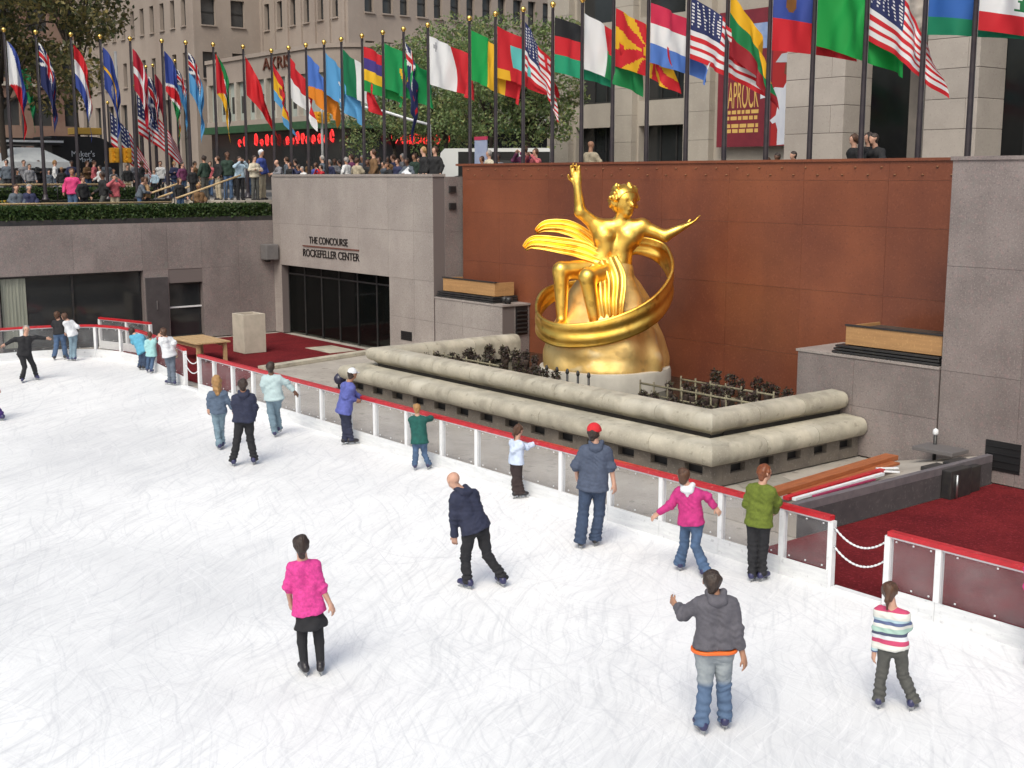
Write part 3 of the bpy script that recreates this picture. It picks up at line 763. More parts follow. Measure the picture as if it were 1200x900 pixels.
# ---------------------------------------------------------------- figures
def hand_prims(W, fd, palm, s, curl=.6):
    """palm and five bent fingers; fd = direction of the hand, palm = palm normal"""
    W = A3(W); fd = unit(fd); palm = A3(palm); palm = unit(palm - fd * (palm @ fd)); side = np.cross(fd, palm)
    P = [limb(W, W + fd * .035 * s, .026 * s, .030 * s, (palm, .6)), limb(W + fd * .03 * s - side * .016 * s, W + fd * .082 * s - side * .022 * s, .021 * s, .019 * s, (palm, .7)),
         limb(W + fd * .03 * s + side * .016 * s, W + fd * .082 * s + side * .022 * s, .021 * s, .019 * s, (palm, .7))]
    for k, (o, L) in enumerate(((-.031, .062), (-.0105, .075), (.0105, .07), (.031, .055))):
        b0 = W + fd * .083 * s + side * o * s; d1 = unit(fd + palm * curl * .6 + side * o * 3); b1 = b0 + d1 * L * .55 * s
        d2 = unit(fd + palm * curl * 1.9); b2 = b1 + d2 * L * .55 * s
        P += [limb(b0, b1, .0100 * s, .0092 * s, k=.006), limb(b1, b2, .0092 * s, .0080 * s, k=.006)]
    t0 = W + fd * .025 * s - side * .028 * s; t1 = t0 + unit(fd * .7 - side * .75 + palm * .3) * .04 * s; t2 = t1 + unit(fd - side * .1 + palm * .5) * .032 * s
    P += [limb(t0, t1, .0125 * s, .011 * s, k=.008), limb(t1, t2, .011 * s, .009 * s, k=.006)]
    return P
HUP = np.array([0, 0, 1.0])
def head_prims(hc, hf, s):
    hr = np.cross(hf, HUP); hu = HUP
    P = [limb(hc + hu * .035 * s - hf * .012 * s, hc + hu * .02 * s + hf * .012 * s, .088 * s, .084 * s), limb(hc - hu * .01 * s + hf * .025 * s, hc - hu * .075 * s + hf * .048 * s, .062 * s, .038 * s),
         limb(hc + hf * .088 * s + hu * .005 * s, hc + hf * .108 * s - hu * .028 * s, .010 * s, .015 * s, k=.012), limb(hc + hf * .085 * s - hu * .062 * s - hr * .018 * s, hc + hf * .085 * s - hu * .062 * s + hr * .018 * s, .010 * s, .010 * s, k=.01)]
    for e in (-1, 1):
        P.append(limb(hc + hr * e * .086 * s + hu * .02 * s - hf * .008 * s, hc + hr * e * .088 * s - hu * .022 * s - hf * .002 * s, .017 * s, .012 * s, (hf, 1.0), k=.008))
        P.append(limb(hc + hr * e * .034 * s + hf * .098 * s + hu * .012 * s, hc + hr * e * .030 * s + hf * .098 * s + hu * .012 * s, .011 * s, .011 * s, sub=True))
    return P
EYE = MB().lathe((0, 0, 0), [(.001, -.009), (.007, -.006), (.009, 0), (.007, .006), (.001, .009)], 8).me('eye', True)
EYE.materials.append(pm('eye_dark', (.03, .02, .018), rough=.2))
def figure(J, o, root, h, s):
    """body (one skin) plus hair, clothing and footwear as children of root. J joints, o options"""
    fwd = unit(J['fwd']); lat = unit(np.cross(fwd, HUP)); nk, pv = A3(J['neck']), A3(J['pelvis'])
    sp = unit(nk - pv); L = np.linalg.norm(nk - pv)
    f2 = unit(np.cross(sp, np.cross(fwd, sp))) if abs(fwd @ sp) < .95 else fwd
    hf = unit(J.get('hf', fwd)); hc = A3(J['head'])
    wd = o.get('w', 1.0)
    sh = {e: nk - sp * .105 * s + lat * e * .152 * s * wd for e in (-1, 1)}
    hp = {e: pv + lat * e * .085 * s * wd - sp * .01 * s for e in (-1, 1)}
    wa = {e: pv + sp * .20 * s + lat * e * .060 * s * wd + f2 * .01 * s for e in (-1, 1)}
    ch = {e: nk - sp * .14 * s + lat * e * .077 * s * wd + f2 * .015 * s for e in (-1, 1)}
    skin = o.get('skin', skin_a)
    s_ = s; B = head_prims(hc, hf, s * .94) + [limb(hc - HUP * .05 * s - hf * .012 * s, nk - sp * .05 * s, .056 * s, .064 * s)]
    T = []; arm = {}; leg = {}
    for e in (-1, 1):
        T += [limb(nk - sp * .05 * s, sh[e], .045 * s, .045 * s), limb(ch[e], wa[e], .086 * s * wd, .074 * s * wd), limb(wa[e], hp[e] + sp * .03 * s, .074 * s * wd, .082 * s * wd), limb(sh[e] - sp * .02 * s, ch[e], .05 * s, .07 * s)]
        el, hd = A3(J['e' + 'lr'[e > 0]]), A3(J['h' + 'lr'[e > 0]])
        arm[e] = (sh[e], el, hd)
        kn, an = A3(J['k' + 'lr'[e > 0]]), A3(J['a' + 'lr'[e > 0]]); leg[e] = (hp[e], kn, an)
        B += [limb(sh[e], el, .050 * s, .041 * s), limb(el, hd, .041 * s, .028 * s)]
        fd = unit(hd - el)
        pn = J.get('palm', -lat * e * .5 + f2 * .4)
        B += hand_prims(hd, fd, pn, s * 1.02, o.get('curl', .6))
        B += [limb(hp[e], kn, .068 * s, .046 * s), limb(kn, an, .046 * s, .034 * s)]
        fdv = unit(J.get('f' + 'lr'[e > 0], fwd))
        B += [limb(an - HUP * .02 * s - fdv * .03 * s, an - HUP * .045 * s + fdv * .12 * s, .036 * s, .028 * s)]
    link('body', surface('body', B + T, h, .028 * s), skin, root)
    for e in (-1, 1):
        if h < .025:
            hr = np.cross(hf, HUP); link('eye', EYE, None, root, Vector(hc + hr * e * .032 * s + hf * .088 * s + HUP * .012 * s))
    # upper garment
    ez = o.get('ease', .022) * s * .74; slv = o.get('sleeve', 1.0); hem = o.get('hem', -.06) * s
    C = []
    hemp = pv + sp * hem; cutp = [(hemp, -sp)]
    for e in (-1, 1):
        C += [limb(nk - sp * .055 * s, sh[e], .048 * s + ez * .6, .046 * s + ez * .9), limb(ch[e], wa[e], .100 * s * wd + ez, .090 * s * wd + ez * 1.3), limb(sh[e] - sp * .03 * s, ch[e], .05 * s + ez, .078 * s + ez),
              limb(wa[e], hp[e] + sp * (hem - .02 * s), .090 * s * wd + ez * 1.3, (.104 + o.get('flare', .014)) * s * wd + ez, cut=cutp)]
        a, el, hd = arm[e]
        if slv > .5:
            q = el + (hd - el) * min(1, (slv - .5) * 2); d = unit(hd - el)
            C += [limb(a, el, .047 * s + ez, .043 * s + ez), limb(el, q, .046 * s + ez, .034 * s + ez * o.get('cuff', .7), cut=[(q, d)])]
        else:
            q = a + (el - a) * slv * 2; d = unit(el - a); C += [limb(a, q, .054 * s + ez, .050 * s + ez, cut=[(q, d)])]
    if hem < .0: C.append(limb(pv + sp * .06 * s - f2 * .015 * s, pv - sp * .06 * s - f2 * .012 * s, .108 * s * wd + ez, (.112 + o.get('flare', .014)) * s * wd + ez * 1.2, cut=cutp))
    seed = o.get('seed', 1)
    topn = o.get('topname', 'sweater')
    link(topn, surface(topn, C, h, .035 * s, o.get('wr', .009) * s, seed, folds=[(arm[e][1], unit(arm[e][2] - arm[e][0]), .10 * s, .010 * s) for e in (-1, 1)] + [(arm[e][0], unit(arm[e][1] - arm[e][0]), .09 * s, .006 * s) for e in (-1, 1)] + [(hemp + sp * .06 * s, sp, .16 * s, .008 * s), (nk - sp * .25 * s - f2 * .08 * s, unit(sp + lat * .7), .14 * s, .006 * s)]), o['top'], root)
    if o.get('hood'):
        hb = nk - f2 * .075 * s
        Hd = [limb(nk + lat * .075 * s + sp * .02 * s, hb + lat * .05 * s - sp * .05 * s, .042 * s, .045 * s), limb(nk - lat * .075 * s + sp * .02 * s, hb - lat * .05 * s - sp * .05 * s, .042 * s, .045 * s),
              limb(hb - lat * .05 * s - sp * .04 * s, hb + lat * .05 * s - sp * .04 * s, .05 * s, .05 * s), limb(hb - sp * .06 * s, hb - sp * .13 * s, .055 * s, .025 * s), limb(nk + f2 * .05 * s - lat * .05 * s, nk + f2 * .05 * s + lat * .05 * s, .035 * s, .035 * s)]
        link('hood', surface('hood', Hd, h, .03 * s, .006 * s, seed + 5), o.get('hoodmat', o['top']), root)
    # trousers / tights
    ez = o.get('tease', .018) * s * .62; fl = o.get('bell', .012) * s
    Tr = []
    for e in (-1, 1):
        a, kn, an = leg[e]; d = unit(an - kn); q = an + d * o.get('tlen', .06) * s
        Tr += [limb(wa[e] - sp * .10 * s, hp[e] - sp * .02 * s, .094 * s * wd + ez, .100 * s * wd + ez, cut=[(pv + sp * .11 * s, sp)]), limb(a, kn, .088 * s * wd + ez, .058 * s + ez), limb(kn, q, .058 * s + ez, .044 * s + ez + fl, cut=[(q, d)])]
    Tr.append(limb(pv - f2 * .015 * s, pv - sp * .06 * s - f2 * .01 * s, .09 * s, .085 * s))
    link('trousers', surface('trousers', Tr, h, .022 * s, o.get('twr', .009) * s, seed + 9, folds=None if o.get('twr', 1) == 0 else [(leg[e][1], unit(leg[e][2] - leg[e][0]), .11 * s, .009 * s) for e in (-1, 1)] + [(leg[e][2] + HUP * .05, unit(leg[e][2] - leg[e][1]), .13 * s, .013 * s) for e in (-1, 1)] + [(pv - sp * .1 * s, unit(sp + lat * .4), .12 * s, .006 * s)]), o['legs'], root)
    if o.get('skirt'):
        q = pv - sp * .225 * s
        link('skirt', surface('skirt', [limb(pv - sp * .02 * s, pv - sp * .07 * s, .08 * s, .15 * s, (f2, .8)), limb(pv - sp * .07 * s, q - sp * .05 * s, .165 * s, .225 * s, (f2, .85), cut=[(q, -sp)])], h, .03, .012 * s, seed + 2), o['skirt'], root)
    if o.get('belt'):
        q = pv + sp * o.get('beltz', .02) * s
        link('belt', surface('belt', [limb(q - lat * .086 * s * wd, q + lat * .086 * s * wd, .148 * s * wd, .148 * s * wd, (sp, 1.0), cut=[(q + sp * .018 * s, sp), (q - sp * .018 * s, -sp)])], min(h, .010), .02), o['belt'], root)
    # hair, caps
    hk = o.get('hair'); hm = o.get('hairmat'); hr = np.cross(hf, HUP)
    if hk:
        cn = unit(hf * .85 - HUP * .52); c0 = hc + hf * .055 * s + HUP * .02 * s
        Hh = [limb(hc + HUP * .034 * s - hf * .018 * s, hc + HUP * .01 * s - hf * .02 * s, (.095 if not o.get('cap') else .089) * s, (.091 if not o.get('cap') else .088) * s, cut=[(c0, cn)]), limb(hc + HUP * .02 * s - hf * .05 * s, hc - HUP * .06 * s - hf * .05 * s, .07 * s, .055 * s)]
        if hk == 'long':
            Hh += [limb(hc - hf * .06 * s, nk - f2 * .055 * s - sp * .10 * s, .085 * s, .055 * s), limb(hc + hr * .06 * s, nk + lat * .06 * s - f2 * .03 * s - sp * .06 * s, .05 * s, .035 * s), limb(hc - hr * .06 * s, nk - lat * .06 * s - f2 * .03 * s - sp * .06 * s, .05 * s, .035 * s)]
        if hk == 'pony':
            t0 = hc - hf * .10 * s + HUP * .01 * s; Hh += [limb(hc - hf * .08 * s, t0, .04 * s, .032 * s), limb(t0, t0 - HUP * .09 * s - hf * .03 * s, .034 * s, .03 * s), limb(t0 - HUP * .09 * s - hf * .03 * s, t0 - HUP * .2 * s - hf * .01 * s, .03 * s, .014 * s)]
        if hk == 'bun':
            Hh += [limb(hc - hf * .10 * s - HUP * .02 * s, hc - hf * .085 * s - HUP * .11 * s, .045 * s, .045 * s)]
        if hk == 'curly':
            for j in range(26):
                r_ = np.random.default_rng(seed * 31 + j); v_ = unit(r_.normal(size=3)); v_[2] = abs(v_[2]) * .9 - .2
                if v_ @ hf > .45: v_ -= hf * .6
                Hh.append(limb(hc + v_ * .075 * s + HUP * .02 * s, hc + v_ * .092 * s + HUP * .02 * s, .03 * s, .028 * s))
        link('hair', surface('hair', Hh, min(h, .014), .02 * s, .011 * s, seed + 3, .55), hm, root)
    if o.get('cap'):
        cb_ = -1 if o.get('capback') else 1
        Cp = [limb(hc + HUP * .045 * s - hf * .01 * s, hc + HUP * .03 * s, .103 * s, .105 * s, cut=[(hc + HUP * .022 * s, -HUP)]),
              limb(hc + HUP * .034 * s + hf * cb_ * .09 * s - hr * .03 * s, hc + HUP * .026 * s + hf * cb_ * .15 * s - hr * .02 * s, .035 * s, .03 * s, (HUP, .28)), limb(hc + HUP * .034 * s + hf * cb_ * .09 * s + hr * .03 * s, hc + HUP * .026 * s + hf * cb_ * .15 * s + hr * .02 * s, .035 * s, .03 * s, (HUP, .28))]
        link('cap', surface('cap', Cp, min(h, .012), .012 * s), o['cap'], root)
    # footwear
    for e in (-1, 1):
        a, kn, an = leg[e]; fdv = unit(J.get('f' + 'lr'[e > 0], fwd)); bt = o['boots']
        dn = A3(J.get('dn' + 'lr'[e > 0], -HUP))
        sole = an + dn * .085 * s
        Bo = [limb(an + unit(kn - an) * .10 * s, an + dn * .01 * s, .052 * s, .05 * s), limb(an + dn * .04 * s - fdv * .045 * s, sole + fdv * .13 * s - dn * .035 * s, .048 * s, .036 * s, cut=[(sole, dn)]), limb(sole - dn * .02 * s - fdv * .05 * s, sole - dn * .02 * s + fdv * .15 * s, .034 * s, .03 * s, cut=[(sole, dn)])]
        bo = link('skate' if o.get('skates') else 'shoe', surface('boot', Bo, min(h, .014), .025 * s), bt, root)
        if o.get('skates'):
            side = np.cross(fdv, -dn); mb = MB()
            a0 = sole - fdv * .085 * s; a1 = sole + fdv * .175 * s
            mb.beam(a0 + dn * .045, a1 + dn * .045, .006, .022, tuple(-dn)); mb.beam(sole - fdv * .03, sole - fdv * .03 + dn * .04, .02, .05); mb.beam(sole + fdv * .10, sole + fdv * .10 + dn * .04, .02, .06)
            mb.build('blade', steel, bo)
def px_person(name_label, cat, height, phi, P, o, h=.016, group=None, lean=None):
    """joints from photo pixels: feet touch the ice, the rest lies on an upright plane through them (+ depth in metres)"""
    s = height / 1.75
    feet = {}
    for e in 'lr':
        f = P['f' + e]
        if len(f) == 2: feet[e] = G(f[0], f[1])
    over = max([f[1] - (edge_y(f[0]) - .27) for f in feet.values()] + [0.0])
    B = np.mean(list(feet.values()), axis=0)
    vh = unit([B[0], B[1], 0]); rh = np.cross(vh, HUP)
    def pt(q, extra=0.0):
        u, v = q[0], q[1]; dz = (q[2] if len(q) > 2 else 0.0) + extra
        D = ray(u, v); t = ((B @ vh) + dz - CP @ vh) / (D @ vh); return CP + D * t
    def dirv(a): a = math.radians(a); return vh * math.cos(a) + rh * math.sin(a)
    for e in 'lr':
        if e not in feet: feet[e] = pt(P['f' + e])
    J = dict(fwd=dirv(phi), hf=dirv(o.get('hphi', phi)))
    for q in ('head', 'neck', 'pelvis', 'el', 'er', 'hl', 'hr'): J[q] = pt(P[q])
    lift = .055 + .085 * s
    for e in 'lr':
        J['f' + e] = dirv(o.get('fphi' + e, phi + (12 if e == 'r' else -12)))
        J['a' + e] = feet[e] + HUP * lift
        kd = ((feet[e] - B) @ vh) * .55
        J['k' + e] = pt(P['k' + e], kd + .02)
    sh_ = np.array([0, -over, 0.0]); B = B + sh_            # keep feet on the ice side of the barrier
    for q in list(J):
        if q not in ('fwd', 'hf', 'fl', 'fr'): J[q] = J[q] + sh_
    root = thing('person', tuple(B), name_label, cat, group)
    o.setdefault('skates', True); o.setdefault('seed', abs(int(P['head'][0])))
    figure(J, o, root, h, s)
    return root
def cloth(name, c, k=.75, rough=.85, **kw):
    return pm(name, c, tuple(x * k for x in c), scale=kw.pop('scale', 14), rough=rough, bump=kw.pop('bump', .25), bscale=kw.pop('bscale', 90), **kw)
denim = cloth('blue_denim', (.075, .13, .24), .6, scale=7)
denim_pale = cloth('faded_denim', (.20, .29, .36), .65, scale=6)
denim_dark = cloth('dark_denim', (.045, .07, .13), .7)
black_cloth = cloth('black_cloth', (.016, .016, .02), .7)
navy = cloth('navy_cloth', (.025, .03, .065), .7)
charcoal = cloth('charcoal_fleece', (.085, .085, .10), .75)
grey_trs = cloth('grey_trousers', (.085, .085, .078), .8)
white_cloth = cloth('white_cloth', (.72, .74, .78), .85)
boot_navy = pm('navy_boot', (.03, .03, .09), rough=.4)
boot_black = pm('black_boot', (.02, .018, .022), rough=.4)
hair_dark = pm('dark_hair', (.025, .016, .013), (.045, .028, .02), scale=30, rough=.45, bump=.9, bscale=55, stretch=(1, 1, .2))
hair_brown = pm('brown_hair', (.10, .045, .022), (.06, .028, .015), scale=30, rough=.45, bump=.9, bscale=55, stretch=(1, 1, .2))
hair_red = pm('auburn_hair', (.22, .065, .02), (.13, .038, .015), scale=30, rough=.45)
hair_blond = pm('blond_hair', (.42, .24, .09), (.28, .15, .055), scale=30, rough=.45, bump=.9, bscale=55, stretch=(1, 1, .2))
hair_grey = pm('grey_hair', (.34, .32, .30), (.24, .22, .21), scale=30, rough=.5)

# ================================================================ GILDED FIGURE (plain generic stand-in)
st = thing('gilded_statue', (-21.9, 20.35, .6), 'gilded seated figure with raised arm and drapery on a gilded mound in the pool', 'statue')
SC = np.array([-21.9, 20.35, 0.0])
VH = unit([SC[0], SC[1], 0]); RH = np.cross(VH, HUP)            # away from / across the view of the court
def SP(r, d, z): return SC + RH * r + VH * d + HUP * z
ped = MB()
n = 40; prof = [(1.60, .5), (1.60, 1.02), (1.57, 1.10), (1.50, 1.12)]
ped.lathe(tuple(SC), prof, n); ped.build('pedestal', pedestal_mat, st, True); auto_smooth(bpy.data.objects['pedestal'].data)
Mo = [limb(SP(0, 0, .9), SP(0, 0, 1.4), 1.52, 1.42, cut=[(SP(0, 0, 1.08), -HUP)]), limb(SP(0, 0, 1.4), SP(.05, .1, 2.5), 1.40, .95), limb(SP(.05, .1, 2.5), SP(.05, .1, 3.25), .95, .62),
      limb(SP(.75, -.5, 1.2), SP(.45, -.3, 2.3), .60, .40), limb(SP(-.8, -.6, 1.2), SP(-.35, -.35, 2.4), .55, .42), limb(SP(1.0, .1, 1.3), SP(.6, .15, 2.9), .45, .28), limb(SP(-.1, -1.0, 1.2), SP(0, -.6, 2.2), .42, .36)]
mm = surface('mound', Mo, .05, .14, .06, 3, 4.6); link('mound', mm, gold_matte, st)
# body of the figure, about three times life size
s3 = 3.05
Bf = []
hc = SP(.42, -.05, 5.02); nk = SP(.36, 0, 4.58); pv = SP(.05, -.02, 3.42); hf = unit(RH * .55 - VH * .83)
Bf += [limb(hc + HUP * .05, hc - HUP * .02, .30, .28), limb(hc - HUP * .02 + hf * .1, hc - HUP * .24 + hf * .14, .20, .13), limb(hc + hf * .28, hc + hf * .34 - HUP * .08, .03, .05, k=.03), limb(hc - HUP * .2, nk, .16, .19), limb(hc + hf * .27 - HUP * .17 - np.cross(hf, HUP) * .05, hc + hf * .27 - HUP * .17 + np.cross(hf, HUP) * .05, .035, .035, k=.02)]
for e in (-1, 1): Bf.append(limb(hc + hf * .31 + np.cross(hf, HUP) * e * .11 + HUP * .02, hc + hf * .31 + np.cross(hf, HUP) * e * .1 + HUP * .02, .045, .045, sub=True))
spn = unit(nk - pv)
for e in (-1, 1):
    a = nk - spn * .16 + RH * e * .52; w = pv + spn * .55 + RH * e * .17; c = nk - spn * .42 + RH * e * .27; hpp = pv + RH * e * .24
    Bf += [limb(nk - spn * .16, a, .20, .19), limb(c, w, .32, .27), limb(w, hpp, .27, .33), limb(a, c, .2, .26)]
def arm_st(a, el, hd, palm):
    return [limb(a, el, .175, .135), limb(el, hd, .14, .085)] + hand_prims(hd, unit(A3(hd) - A3(el)), palm, s3, .25)
Bf += arm_st(nk - spn * .16 - RH * .52, SP(-.62, -.1, 4.78), SP(-.70, -.1, 5.42), VH * -1.0)
Bf += arm_st(nk - spn * .16 + RH * .52, SP(1.38, -.12, 4.22), SP(1.78, -.15, 4.42), HUP * 1.0)
for e, kn, an in ((-1, SP(-1.05, -.45, 3.42), SP(-1.02, -.62, 2.22)), (1, SP(-.42, -.95, 3.30), SP(-.22, -1.02, 2.16))):
    Bf += [limb(pv + RH * e * .24, kn, .30, .20), limb(kn, an, .20, .12), limb(an, an - HUP * .14 - RH * .12 - VH * .34, .12, .09)]
link('figure', surface('figure', Bf, .032, .07), gold, st)
Hs = [limb(hc + HUP * .07 - hf * .04, hc - hf * .06, .335, .32, cut=[(hc + hf * .14, unit(hf * .85 - HUP * .4))])]
for j in range(90):
    r_ = np.random.default_rng(900 + j); v_ = unit(r_.normal(size=3))
    if v_ @ hf > .35 or v_[2] < -.5: continue
    Hs.append(limb(hc + v_ * .31 + HUP * .05, hc + v_ * .335 + HUP * .05 + r_.normal(size=3) * .06, .06, .05, k=.025))
link('hair', surface('hair', Hs, .022, .03), gold, st)
def drape(name, pts, widths, mat, folds=5, amp=.05, thick=.05, up=None):
    """cloth band along a path: real thickness, lengthwise folds"""
    P = [A3(p) for p in pts]
    # Catmull-Rom resample
    Q = []; Wd = []
    for i in range(len(P) - 1):
        p0 = P[max(i - 1, 0)]; p1 = P[i]; p2 = P[i + 1]; p3 = P[min(i + 2, len(P) - 1)]
        for t in np.linspace(0, 1, 12, endpoint=False):
            Q.append(.5 * ((2 * p1) + (-p0 + p2) * t + (2 * p0 - 5 * p1 + 4 * p2 - p3) * t * t + (-p0 + 3 * p1 - 3 * p2 + p3) * t ** 3)); Wd.append(widths[i] * (1 - t) + widths[i + 1] * t)
    Q.append(P[-1]); Wd.append(widths[-1]); nc = 18; V = []
    for i, q in enumerate(Q):
        d = unit(Q[min(i + 1, len(Q) - 1)] - Q[max(i - 1, 0)]); u_ = up if up is not None else HUP
        b = unit(u_ - d * (u_ @ d)); nrm = np.cross(d, b)
        for side in (1, -1):
            for k in range(nc):
                t = (k / (nc - 1) - .5) * side
                V.append(q + b * t * Wd[i] + nrm * (side * thick / 2 + amp * math.sin(folds * 2 * math.pi * t + i * .09) * (1 - abs(t))))
    V = np.array(V); m = 2 * nc; F = []
    for i in range(len(Q) - 1):
        for k in range(m): F.append((i * m + k, i * m + (k + 1) % m, (i + 1) * m + (k + 1) % m, (i + 1) * m + k))
    me = mesh_np(name, V, F, True)
    bm = bmesh.new(); bm.from_mesh(me)
    for st_ in (0, (len(Q) - 1) * m):
        bm.verts.ensure_lookup_table()
        for k in range(nc - 1):
            try: bm.faces.new((bm.verts[st_ + k], bm.verts[st_ + k + 1], bm.verts[st_ + 2 * nc - 2 - k], bm.verts[st_ + 2 * nc - 1 - k]))
            except ValueError: pass
    bmesh.ops.recalc_face_normals(bm, faces=bm.faces[:]); bm.to_mesh(me); bm.free()
    return link(name, me, mat, st)
# drapery: a swag of cloth wound once round the mound, and two loose tails flying from the lap
drape('drapery', [SP(-.1, .9, 3.0), SP(-1.35, .55, 2.75), SP(-1.62, -.3, 2.2), SP(-1.05, -1.25, 1.98), SP(.1, -1.5, 2.12), SP(1.1, -1.15, 2.55), SP(1.55, -.35, 3.15), SP(1.35, .4, 3.75), SP(.75, .5, 3.95), SP(.35, .25, 3.75)],
      [.30, .42, .50, .55, .58, .58, .56, .50, .42, .3], gold, 2, .016, .07)
drape('drapery', [SP(.1, -.3, 3.55), SP(-.5, -.2, 3.85), SP(-1.1, -.05, 3.98), SP(-1.72, .05, 4.05), SP(-1.95, .05, 3.9)], [.25, .42, .40, .34, .12], gold, 3, .06, .06, unit(HUP + VH * .4))
drape('drapery', [SP(.0, .1, 3.7), SP(-.5, .35, 4.15), SP(-.95, .45, 4.38), SP(-1.45, .45, 4.42), SP(-1.7, .4, 4.28)], [.25, .36, .38, .3, .1], gold, 3, .06, .06, unit(HUP + VH * .4))
drape('drapery', [SP(-.15, -.5, 3.62), SP(.05, -.75, 3.25), SP(.1, -1.0, 2.75), SP(.15, -1.05, 2.4)], [.9, .85, .7, .55], gold, 4, .06, .06, RH)

# ================================================================ FLAGS
flag_mat = colour_attr_mat('flag_cloth', .75, .2, 40, .25)
Wt, Rd, Bl, Gr, Ye, Bk = (.75, .75, .76), (.55, .012, .022), (.035, .065, .30), (.012, .22, .06), (.75, .42, .015), (.012, .012, .014)
Nv, Sk, Og, Lb = (.02, .028, .11), (.10, .33, .62), (.70, .22, .012), (.07, .17, .55)
def hs(*c): return lambda s, t: c[min(int(t * len(c)), len(c) - 1)]
def vs(*c): return lambda s, t: c[min(int(s * len(c)), len(c) - 1)]
def us_flag(s, t):
    if s < .42 and t < .54:
        a = (s * 14) % 1 - .5; b = (t * 17) % 1 - .5
        return Wt if a * a + b * b < .05 else Nv
    return Rd if int(t * 13) % 2 == 0 else Wt
def macedonia(s, t):
    x, y = (s - .5) * 2, (t - .5); r = math.hypot(x, y)
    if r < .16: return Ye
    a = math.atan2(y, x) / (math.pi / 4)
    return Ye if r > .2 and abs(a - round(a)) < .20 * min(1, r * 1.4) + .06 else Rd
def nauru(s, t):
    if math.hypot((s - .3) * 1.8, t - .72) < .14: return Wt
    return Ye if .44 < t < .54 else Bl
def malta(s, t):
    return ((.35, .35, .37) if (.06 < s < .17 and .08 < t < .28 and (abs(s - .115) < .02 or abs(t - .18) < .035)) else Wt) if s < .5 else Rd
def madag(s, t): return Wt if s < .36 else (Rd if t < .5 else Gr)
def moz(s, t):
    if s < .42 * (1 - abs(t - .5) * 2): return Rd
    return (Gr if t < .3 else Wt if t < .36 else Bk if t < .64 else Wt if t < .70 else Ye)
def namib(s, t):
    d = t - (1 - s)
    if abs(d) < .14: return Rd
    if abs(d) < .2: return Wt
    return Bl if d < 0 else Gr
def fiji(s, t):
    if s < .5 and t < .5:
        x, y = s * 2 - .5, t * 2 - .5
        if abs(x) < .08 or abs(y) < .1: return Rd
        if abs(x) < .14 or abs(y) < .17 or abs(abs(x) - abs(y)) < .07: return Wt
        return Nv
    return Sk
def nz(s, t):
    if s < .5 and t < .5: return fiji(s, t)
    for (a, b) in ((.75, .2), (.75, .8), (.65, .45), (.86, .42)):
        if math.hypot((s - a) * 1.8, t - b) < .06: return Rd
    return Nv
def liecht(s, t):
    if math.hypot((s - .22) * 1.7, t - .26) < .13: return (.22, .09, .02)
    return Bl if t < .5 else Rd
def lesotho(s, t):
    if .44 < t: return (.03, .12, .42) if t < .74 else (.01, .20, .10)
    return (.10, .05, .04) if (abs(s - .5) < .012 or abs(abs(s - .5) - t * .16) < .012) and t > .06 else Wt
def leban(s, t):
    if t < .25 or t > .75: return Rd
    w = .16 * (t - .27) / .42
    return (.015, .16, .05) if .29 < t < .70 and abs(s - .5) < w * (1 - .35 * ((t * 9) % 1)) + .012 else Wt
def maurit(s, t):
    d = math.hypot((s - .5) * 1.7, t - .35)
    return Ye if .22 < math.hypot((s - .5) * 1.7, t - .42) < .29 and t > .42 or math.hypot((s - .5) * 1.7, t - .34) < .06 else (.01, .26, .07)
def maldives(s, t): return (.12, .50, .48) if .25 < s < .75 and .25 < t < .72 else (Ye if s < .2 and t > .8 else Rd)
def marsh(s, t): return (Og if t > .75 - s * .55 else Lb)
def microne(s, t):
    for (a, b) in ((.5, .2), (.5, .8), (.33, .5), (.67, .5)):
        if math.hypot((s - a) * 1.8, t - b) < .05: return Wt
    return Sk
def phil(s, t): return Wt if s < .45 * (1 - abs(t - .5) * 2) else (Bl if t < .5 else Rd)
def norway(s, t):
    if abs(s - .36) < .05 or abs(t - .5) < .07: return Wt
    return (.42, .012, .035)
def spain(s, t): return Rd if t < .28 else ((.35, .03, .02) if abs(s - .35) < .07 and .4 < t < .6 else Ye) if t < .72 else Sk
def uruguay(s, t):
    if s < .36 and t < .5: return Ye if math.hypot((s - .18) * 1.8, t - .25) < .13 else Wt
    return Wt if int(t * 9) % 2 == 0 else Bl
def uk(s, t):
    x, y = s - .5, t - .5
    if abs(x) < .06 or abs(y) < .1: return Rd
    if abs(x) < .1 or abs(y) < .16 or abs(abs(x) - abs(y)) < .05: return Wt
    return Nv
def madeira(s, t): return Rd if (s * 3) % 1 < .5 else Ye
